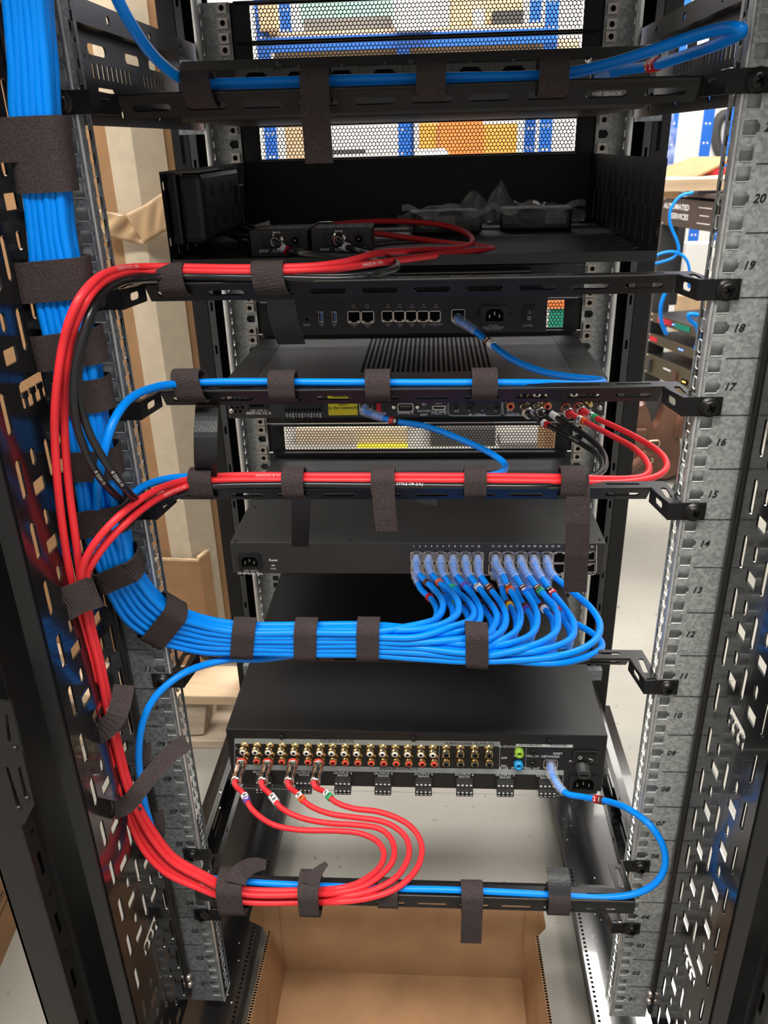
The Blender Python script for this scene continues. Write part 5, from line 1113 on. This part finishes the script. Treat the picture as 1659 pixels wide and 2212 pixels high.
up_bar19 = [T([(150, 1235, -78), (138, 1160, -82), (126, 1060, -84), (119, 960, -84), (119, 880, -86), (127, 800, -86), (136, 745, -84), (150, 692, -84), (170, 648, -80), (200, 610, -62), (245, 585, -20), (300, 577, 22), (380, 577, 38), (500, 579, 40), (600, 578, 42), (680, 575, 50), (740, 567, 66), (816, 547, 110), (892, 541, 165), (970, 538, 208), (1010, 532, 238), (1021, 520, 265), (1008, 504, 300), (980, 492, 325), (942, 484, 340), (892, 479, 345), (816, 478, 330), (740, 484, 306), (680, 492, 280)]),
            T([(172, 1235, -74), (163, 1160, -78), (150, 1060, -78), (141, 960, -78), (139, 880, -76), (143, 800, -80), (150, 745, -78), (166, 692, -78), (186, 650, -74), (213, 616, -54), (255, 594, -14), (305, 587, 24), (380, 586, 36), (500, 588, 36), (600, 587, 38), (680, 584, 48), (740, 579, 64), (816, 568, 95), (892, 558, 130), (968, 548, 165), (1040, 541, 195), (1066, 540, 215), (1050, 534, 240), (968, 526, 268), (892, 515, 285), (816, 505, 282), (770, 501, 268), (750, 500, 256)])]
up_bar15 = [T([(176, 1240, -80), (190, 1198, -80), (218, 1156, -76), (255, 1117, -66), (292, 1087, -48), (335, 1060, -16), (380, 1043, 20), (430, 1032, 40), (520, 1027, 43), (700, 1028, 43), (900, 1028, 43), (1100, 1029, 43), (1215, 1031, 45), (1300, 1034, 54), (1356, 1034, 66), (1390, 1029, 76), (1402, 1014, 95), (1394, 992, 122), (1366, 966, 156), (1325, 943, 190), (1285, 922, 218), (1250, 904, 238), (1228, 892, 250)]),
            T([(188, 1244, -76), (204, 1210, -76), (236, 1166, -70), (275, 1127, -58), (312, 1096, -36), (350, 1072, -6), (390, 1055, 22), (430, 1042, 36), (520, 1037, 38), (700, 1038, 38), (900, 1038, 38), (1100, 1039, 38), (1215, 1041, 40), (1300, 1044, 48), (1370, 1040, 60), (1415, 1030, 70), (1438, 1013, 90), (1437, 992, 115), (1416, 970, 142), (1370, 942, 175), (1325, 920, 205), (1285, 902, 230), (1258, 888, 248)])]
GR = 'red audio cables'
RAM = [('ring_white', 'ring_purple', 'A', '7'), ('ring_white', 'ring_white', 'A', '8'), ('ring_white', 'ring_orange', 'A', '6'), ('ring_white', 'ring_green', 'A', '5')]
labs = ['red audio cable from the leftmost chrome plug on the amplifier, white and purple ring', 'red audio cable from the second chrome plug on the amplifier, all white ring', 'red audio cable from the third chrome plug on the amplifier, white and orange ring', 'red audio cable from the fourth chrome plug on the amplifier, white and green ring']
order = [3, 2, 1, 0]      # which low() lane each takes
for k in range(4):
    J = AJ[k]; P = [J, J+Vector((0, -34, -1))]+loops[k]+low(3-k)
    if k in (3, 2): tl = up_bar19[0 if k == 3 else 1]
    else: tl = up_bar15[0 if k == 1 else 1]
    P += tl
    if k < 2:
        e = at(*((1222, 882) if k == 1 else (1250, 880)), 272); P += [e+Vector((0, -22, -2)), e+Vector((0, -4, 0))]
    t, pp, s = cable('audio_cable', labs[k], P, 3.0, 'red', GR)
    rca_plug(t, J+Vector((0, 3, 0)), (0, -1, -.03)); a, b, x, y = RAM[k]
    ring(t, pp, s, 52, 3.0, a, txt=x, tm='blackink', ln=5.4); ring(t, pp, s, 57.6, 3.0, b, txt=y, tm='blackink' if k != 0 else 'ink', ln=5.4)
    rv = list(reversed(pp)); sv = arclen(rv)
    if k < 2:
        rca_plug(t, rv[0]+Vector((0, 4, 0)), (rv[8]-rv[0]).normalized()*.5+Vector((0, -1, 0))*.6, 5.9, 22); ring(t, rv, sv, 40, 3.0, 'ring_white', txt='A', tm='blackink'); ring(t, rv, sv, 45.4, 3.0, 'ring_orange' if k == 1 else 'ring_green')
    else:
        MB().tube(sub(rv, sv, 0, 24, 6), [4, 5, 5, 5, 4.6, 4.4, 4], 12).build('plug', M['chrome'], t)
    # jacket print
    i_ = min(range(len(pp)), key=lambda i: (pp[i]-at(205, 1400, -68)).length)
    cable_text(t, pp, s, s[i_]-60, '06/11/2016 # 0000352', 3.0, 'pinkink', 3.6, flip=-1)
    if k == 3:
        i_ = min(range(len(pp)), key=lambda i: (pp[i]-at(170, 648, -40)).length); cable_text(t, pp, s, s[i_]+60, '06/11/2016 # 0000352', 3.0, 'pinkink', 4.2, flip=-1, roll=.3)
        i_ = min(range(len(pp)), key=lambda i: (pp[i]-at(816, 552, 100)).length)
    if k == 2:
        i_ = min(range(len(pp)), key=lambda i: (pp[i]-at(770, 572, 80)).length); cable_text(t, pp, s, s[i_], 'MADE IN USA', 3.0, 'white', 4.0, flip=1)
        i_ = min(range(len(pp)), key=lambda i: (pp[i]-at(430, 1915, -58)).length); cable_text(t, pp, s, s[i_], '06/11/2016 # 0000348', 3.0, 'pinkink', 3.6, flip=-1)
    if k == 1: i_ = min(range(len(pp)), key=lambda i: (pp[i]-at(620, 1028, 54)).length); cable_text(t, pp, s, s[i_], '2016 # 0000949', 3.0, 'pinkink', 4.0, flip=-1)
    if k == 0: i_ = min(range(len(pp)), key=lambda i: (pp[i]-at(380, 1058, 30)).length); cable_text(t, pp, s, s[i_], '06/11/2016 # 0000353', 3.0, 'pinkink', 3.8, flip=-1)
blk = [T([(620, 541, 172), (650, 546, 150), (700, 549, 140), (745, 550, 140), (790, 553, 140), (830, 563, 125), (850, 576, 100), (840, 588, 75), (800, 597, 50), (740, 602, 40), (620, 601, 34), (500, 599, 34), (380, 598, 34), (310, 600, 18), (255, 610, -20), (218, 634, -52), (196, 672, -70), (178, 730, -80), (163, 790, -86), (158, 850, -88), (163, 905, -88), (178, 958, -88), (203, 1012, -84), (238, 1058, -66), (276, 1088, -38), (315, 1100, -8), (352, 1086, 14), (400, 1064, 28), (450, 1052, 31), (600, 1047, 34), (800, 1048, 34), (1000, 1050, 34), (1180, 1050, 36), (1260, 1040, 56), (1292, 1024, 78), (1301, 1004, 105), (1288, 980, 140), (1250, 955, 180), (1205, 930, 220), (1165, 908, 248)]),
       T([(742, 531, 172), (770, 538, 150), (800, 546, 140), (835, 556, 125), (858, 570, 102), (852, 582, 78), (815, 590, 55), (760, 596, 46), (640, 597, 41), (500, 594, 41), (380, 593, 40), (310, 595, 24), (260, 604, -10), (226, 626, -42), (204, 662, -62), (185, 722, -74), (171, 790, -80), (169, 845, -82), (180, 900, -82), (200, 950, -84), (228, 998, -84), (262, 1045, -74), (292, 1076, -46), (326, 1090, -8), (362, 1076, 16), (405, 1056, 34), (450, 1045, 40), (600, 1042, 41), (800, 1043, 41), (1000, 1044, 41), (1180, 1044, 44), (1255, 1036, 62), (1298, 1020, 84), (1308, 998, 112), (1296, 968, 150), (1258, 936, 195), (1212, 908, 235), (1178, 888, 256)])]
bl = ['black audio cable from the left converter to the control unit, red marker ring', 'black audio cable from the right converter to the control unit, white marker ring']
for k in range(2):
    s0 = Vector((-126, 184, z0+15)) if k == 0 else Vector((-67, 184, z0+15))
    e = at(*((1134, 879) if k == 0 else (1160, 876)), 272)
    P = [s0, s0+Vector((1, -16, 0))]+blk[k]+[e+Vector((3, -24, -2)), e+Vector((0, -3, 0))]
    t, pp, s = cable('audio_cable', bl[k], P, 2.9, 'blackcable', 'black audio cables')
    MB().lathe(s0+Vector((0, 2, 0)), (0, -1, 0), [(0, 6.6), (6, 6.6), (6, 5.4), (14, 5.2), (16, 4)], 20).build('plug', M['chrome'], t)
    ring(t, pp, s, 24, 2.9, 'ring_white'); ring(t, pp, s, 29, 2.9, 'ring_red' if k == 0 else 'ring_white')
    rca_plug(t, e+Vector((0, 3, 0)), (0.1, -1, -.1), 6.2 if k == 0 else 5, 20, 'ring_black')
    rv = list(reversed(pp)); sv = arclen(rv); ring(t, rv, sv, 42, 2.9, 'ring_white'); ring(t, rv, sv, 47, 2.9, 'ring_red' if k == 0 else 'ring_white')
    i_ = min(range(len(pp)), key=lambda i: (pp[i]-at(*((255, 1068) if 0 else (248, 1028)), -44)).length)
    cable_text(t, pp, s, s[i_]-30, '00 54032 #', 2.9, 'white', 3.6, flip=-1)
    if k == 0:
        cable_text(t, pp, s, 400 if 0 else s[min(range(len(pp)), key=lambda i: (pp[i]-at(820, 1048, 44)).length)], 'AWG CM STYLE OR (UL)', 2.9, 'white', 3.6, flip=1, roll=.5)
        cable_text(t, pp, s, s[min(range(len(pp)), key=lambda i: (pp[i]-at(1236, 948, 195)).length)], '06/2016 # 0054100', 2.9, 'greyink', 2.6, flip=-1)
# ================================================================ hook and loop straps
GS = 'black hook and loop straps'
def facing(P):
    n = len(P); return [(P[min(i+1, n-1)]-P[max(i-1, 0)]).normalized().cross(P[i]-CAM).normalized() for i in range(n)]
def ring_pts(c, a, b, ha, hb, n=7):       # rounded rectangle in the plane of a and b
    pts = rrect(0, 0, 2*ha, 2*hb, min(ha, hb)*.85, n); return [c+a*x+b*y for x, y in pts]
def strap(label, ringpts, wd, w=20.5, th=1.7, extra=(), tailm='velcro'):
    o = MB().ribbon(ringpts, wd, w, th, closed=True)
    for (P, wdir, ww) in extra: o.ribbon(P, wdir, ww, 1.5)
    o = o.build('cable_strap', M['velcro']); return tag(o, label, 'cable strap', GS)
X = Vector((1, 0, 0)); Yv = Vector((0, 1, 0)); Zv = Vector((0, 0, 1))
def bar_strap(label, px, py, zc, zt=20, y0=27.5, y1=50, z0_=-4, w=20.5, extra=(), slant=0):
    x = at(px, py, 42).x; c = Vector((x, (y0+y1)/2, zc+(zt+z0_)/2))
    rp = ring_pts(c, Yv, Zv, (y1-y0)/2, (zt-z0_)/2); rp = [p+X*((p.z-c.z)*slant) for p in rp]
    return strap(label, rp, X, w, extra=extra)
def hang(px0, py0, Yt, dirs, w=20.5): return None
# top bar
bar_strap('short strap at the left end of the uppermost lacing bar', 436, 195, 939, zt=19, slant=-.15)
x = at(685, 200, 42).x
bar_strap('strap on the uppermost lacing bar with a long tail hanging down', 686, 195, 939, zt=20, extra=[([Vector((x, 29.5, 956)), Vector((x, 28.4, 945)), Vector((x, 27.6, 925)), Vector((x+.5, 28, 905)), Vector((x+.5, 29, 896))], X, 20.5)])
bar_strap('short strap at the middle right of the uppermost lacing bar', 931, 190, 939, zt=21)
bar_strap('short strap furthest right on the uppermost lacing bar', 1190, 185, 939, zt=22)
# bar under the shelf
bar_strap('left strap round red and black cables on the bar under the shelf', 380, 600, 806, zt=20, slant=-.1)
bar_strap('wide right strap round red and black cables on the bar under the shelf', 587, 600, 806, zt=20, y0=27, y1=52, w=25, slant=-.12)
def webbing(label, P, w, wd=X):
    o = MB().ribbon(spline(P, 4), wd, w, 1.3).build('webbing_strap', M['web']); return tag(o, label, 'webbing strap', 'smooth woven webbing tails')
webbing('smooth grey black webbing tail hanging in front of the router at its left', T([(603, 612, 60), (606, 650, 62), (614, 695, 66), (630, 743, 72)]), 24, X)
# bar over the control unit
bar_strap('leftmost strap on the bar over the control unit, above the hanging webbing', 417, 842, 718.5, zt=22, w=23, slant=-.2)
bar_strap('second strap on the bar over the control unit, edge curling up', 614, 835, 718.5, zt=20, w=22)
bar_strap('strap on the bar over the control unit, right beside the yellow arrow sticker', 818, 835, 718.5, zt=20)
bar_strap('rightmost strap on the bar over the control unit', 1045, 835, 718.5, zt=20)
webbing('long shiny webbing tail bowing forward between two lacing bars at left', T([(448, 868, 52), (446, 900, 34), (444, 945, 22), (444, 990, 26), (445, 1020, 40), (444, 1040, 41)]), 20, X)
# bar over the switch
bar_strap('leftmost strap on the bar over the network switch', 443, 1048, 630, zt=22, slant=-.05)
bar_strap('second strap on the bar over the network switch', 638, 1045, 630, zt=22, y0=27, w=19)
x = at(830, 1040, 40).x
bar_strap('strap on the bar over the network switch with a short slanted tail', 829, 1045, 630, zt=22, y0=27, extra=[([Vector((x, 27, 645)), Vector((x, 26, 630)), Vector((x+1, 25.4, 612)), Vector((x+2, 26, 598))], X, 19.5)])
bar_strap('fourth strap on the bar over the network switch', 1025, 1045, 630, zt=22, y0=27, w=19)
x = at(1240, 1045, 40).x
bar_strap('rightmost strap on the bar over the network switch with the longest tail', 1232, 1045, 630, zt=22, y0=28, extra=[(T([(1245, 1024, 36), (1248, 1060, 30), (1248, 1130, 26), (1246, 1200, 28), (1242, 1278, 36)]), X, 20.5)])
webbing('flat webbing tail lying down over the network switch lid', T([(651, 1072, 60), (650, 1110, 75), (649, 1150, 110), (648, 1180, 140)]), 18, X)
webbing('small curled webbing end behind the bar over the network switch', T([(900, 1076, 80), (925, 1082, 84), (943, 1084, 90)]), 8, Zv)
# bundle straps
def bundle_strap(label, i, f, w=21, ha=3.0, depth=24, wout=0, tilt=0, extra=()):
    c0, a0, b0, h0, t0 = BF[i]; c1, a1, b1, h1, t1 = BF[min(i+1, len(BF)-1)]
    c = c0.lerp(c1, f); a = a0.lerp(a1, f).normalized(); b = b0.lerp(b1, f).normalized(); h = h0+(h1-h0)*f; t = t0.lerp(t1, f).normalized()
    rp = ring_pts(c+b*(depth/2-4.5)+a*wout/2, a, b, h+ha+wout/2, depth/2); return strap(label, rp, t, w, extra=extra)
bundle_strap('strap round the blue bundle nearest the switch ports', 0, -.0, w=21)
bundle_strap('strap round the blue bundle, centred below the last patch cables', 2, 0)
bundle_strap('strap round the blue bundle right of its straight left strap', 3, 0)
bundle_strap('strap round the blue bundle where the single blue cable drops away', 4, 0)
bundle_strap('diagonal strap round the lower bend of the blue bundle', 7, .1, w=24)
bundle_strap('strap round the blue bundle at its bend, beside the strapped red cables', 10, 0, w=22)
bundle_strap('strap round the blue bundle behind the crossing red pair', 12, 0, w=24, wout=3)
bundle_strap('strap round the blue bundle behind the black cables, level with the lower bar', 13, .5, w=24)
bundle_strap('strap round the blue bundle level with the bar over the control unit', 15, 0, w=24)
bundle_strap('strap round the blue bundle tucked behind red and black cables', 16, .1, w=25, wout=6)
bundle_strap('wide strap round the blue bundle level with the bar under the shelf', 18, 0, w=27, wout=7)
bundle_strap('lower of the two touching straps near the top of the blue bundle', 20, .62, w=25, wout=-1)
bundle_strap('upper of the two touching straps near the top of the blue bundle', 21, .45, w=26, wout=15)
# straps on the red run
def free_strap(label, P4, w, wd, extra=()):   # explicit loop
    return strap(label, P4, wd, w, extra=extra)
def red_strap(label, px, py, D, half, tdir, w=21, depth=9, extra=(), out=0):
    c = at(px, py, D); b = (c-CAM).normalized(); t = Vector(tdir).normalized(); a = t.cross(b).normalized()
    return strap(label, ring_pts(c+b*2, a, b, half, depth), t, w, extra=extra)
tv = (at(196, 1340, -72)-at(150, 1235, -76))
red_strap('broad flat strap pinching the four red cables below the crossing', 170, 1292, -78, 13.5, tv, w=27, depth=13)
tv = at(262, 1720, -62)-at(214, 1530, -66)
e = T([(205, 1590, -80), (232, 1572, -84), (252, 1545, -82), (262, 1515, -74), (268, 1480, -62)])
red_strap('strap on the lower red run with its tail standing up', 236, 1566, -66, 13, tv, w=18, depth=9, extra=[(spline(e, 4), facing(spline(e, 4)), 17)])
e = T([(247, 1752, -84), (275, 1738, -90), (300, 1708, -90), (330, 1670, -82), (368, 1630, -70), (404, 1602, -60)])
red_strap('strap with the longest diagonal tail crossing the left mounting rail', 268, 1738, -62, 13, tv, w=20, depth=9, extra=[(spline(e, 4), facing(spline(e, 4)), 15)])
o = MB().ribbon(spline(T([(334, 1838, -40), (344, 1815, -44), (347, 1785, -42), (343, 1752, -36)]), 3), Vector((1, .3, .3)), [9]*3+[12]*200 if 0 else 9, 1.4).build('cable_strap', M['velcro']); tag(o, 'short strap end poking up behind the red cables at lower left', 'cable strap', GS)
o = MB().ribbon(spline(T([(312, 1655, -44), (318, 1630, -40), (316, 1606, -30)]), 3), Vector((1, .3, .2)), 7, 1.4).build('cable_strap', M['velcro']); tag(o, 'small strap end behind the single blue cable at lower left', 'cable strap', GS)
# bottom bar straps
zb = 231
x = at(500, 1930, -60).x
e = T([(510, 1908, -64), (516, 1890, -58), (532, 1876, -48), (553, 1868, -40), (574, 1868, -36)])
strap('left strap on the bottom red loops with its tip bent to the right', ring_pts(Vector((x, -53, zb+9)), Yv, Zv, 15.5, 23), X, 25, extra=[(spline(e, 3), facing(spline(e, 3)), [19-12*(k/len(spline(e, 3)))**2 for k in range(len(spline(e, 3)))])])
x = at(668, 1930, -60).x
e = T([(672, 1912, -62), (678, 1896, -58), (690, 1880, -50), (706, 1864, -44)])
strap('strap on the bottom red loops with a pointed tip turned up', ring_pts(Vector((x, -53, zb+9)), Yv, Zv, 15.5, 22), X, 20, extra=[(spline(e, 3), facing(spline(e, 3)), [17-14*k/len(spline(e, 3)) for k in range(len(spline(e, 3)))])])
x = at(838, 1935, -50).x
strap('strap on the bottom bar half hidden by the red loops', ring_pts(Vector((x, -46, zb+4)), Yv, Zv, 10, 14), X, 20)
x = at(1020, 1935, -55).x
strap('strap on the bottom bar with a long tail over the open carton', ring_pts(Vector((x, -47, zb+4)), Yv, Zv, 11, 14.5), X, 21, extra=[([Vector((x, -58.5, zb+12)), Vector((x, -59.5, zb)), Vector((x, -58.5, zb-24)), Vector((x, -56.5, zb-46)), Vector((x, -56, zb-51))], X, 20.5)])
x = at(1207, 1935, -50).x
o = strap('rightmost strap on the bottom bar with its smooth end sticking up', ring_pts(Vector((x, -47, zb+4)), Yv, Zv, 11, 14.5), X, 21)
w_ = MB().ribbon(spline([Vector((x, -54, zb+17)), Vector((x, -49, zb+24)), Vector((x, -43, zb+29)), Vector((x-1, -35, zb+32))], 2), X, 21, 1.4).build('webbing_side', M['web']); w_.parent = o
# ================================================================ open carton on the floor below
t = thing('open_carton', 'open brown cardboard carton on the floor below the lowest bars', 'box', (-15, -20, FZ))
zf, zh = FZ+4, 24
xl, xr, yb_, yf_ = -176, 138, 102, -190
mb = MB(); mb.box(xl, xr, yf_, yb_, FZ+1, zf); mb.build('bottom', M['card'], t)
def wall(name, q, m='card', th=4):      # q: four corners
    q = [Vector(v) for v in q]; n_ = (q[1]-q[0]).cross(q[3]-q[0]).normalized()*th; mb = MB()
    mb.add(q+[v+n_ for v in q], [(0, 1, 2, 3), (7, 6, 5, 4)]+[(i, i+4, (i+1) % 4+4, (i+1) % 4) for i in range(4)]); return mb.build(name, M[m], t)
wall('back_wall', [(xr, yb_, zf), (xl, yb_, zf), (xl-4, yb_+8, 58), (xr+4, yb_+8, 58)], 'cardin')
wall('side_wall', [(xl, yb_-2, zf), (xl, yf_, zf), (xl-9, yf_, zh), (xl-3, yb_-34, zh)])
wall('side_wall', [(xr, yf_, zf), (xr, yb_-2, zf), (xr+8, yb_-30, zh+2), (xr+14, yf_, zh)])
mb = MB(); mb.add([(xl, yb_, zf), (xl-24, yb_+2, zf+86), (xl-36, yb_-10, zf+112), (xl-20, yb_+6, zf+165), (xl, yb_+6, zf+165), (xl-1, yb_+2, zf+60)], [(0, 1, 2, 3, 4, 5)]); o = mb.build('corner_flap', M['card'], t); m_ = o.modifiers.new('s', 'SOLIDIFY'); m_.thickness = .004
mb = MB(); mb.add([(xr, yb_, zf), (xr+18, yb_+2, zf+86), (xr+24, yb_-8, zf+112), (xr+14, yb_+6, zf+165), (xr, yb_+6, zf+165)], [(0, 1, 2, 3, 4)]); o = mb.build('corner_flap', M['card'], t); m_ = o.modifiers.new('s', 'SOLIDIFY'); m_.thickness = .004
def corr_edge(a, b, th=4.6):
    a, b = Vector(a), Vector(b); mb = MB(); n = int((b-a).length/3.2); d = (b-a)/n; sd = d.cross(Zv).normalized()
    for k in range(n): mb.obox(a+d*(k+.5), d*.26, sd*th*.32*(1), Vector((0, 0, .5)))
    return mb
corr_edge((xl-11, yf_, zh+.3), (xl-5, yb_-34, zh+.3)).build('flute', M['dark'], t); corr_edge((xr+16, yf_, zh+.3), (xr+10, yb_-30, zh+2.3)).build('flute', M['dark'], t)
mb = MB()
for k in range(23): 
    a = math.pi*k/22; mb.obox((-15+72*math.cos(a), -118+70*math.sin(a)*1.0, zf+.15), Vector((-math.sin(a), math.cos(a), 0))*2.6, Vector((math.cos(a), math.sin(a), 0))*.5, Vector((0, 0, .1)))
mb.build('perforation', M['cardlight'], t)
for o in list(bpy.data.objects):
    if 'is_root' in o: del o['is_root']
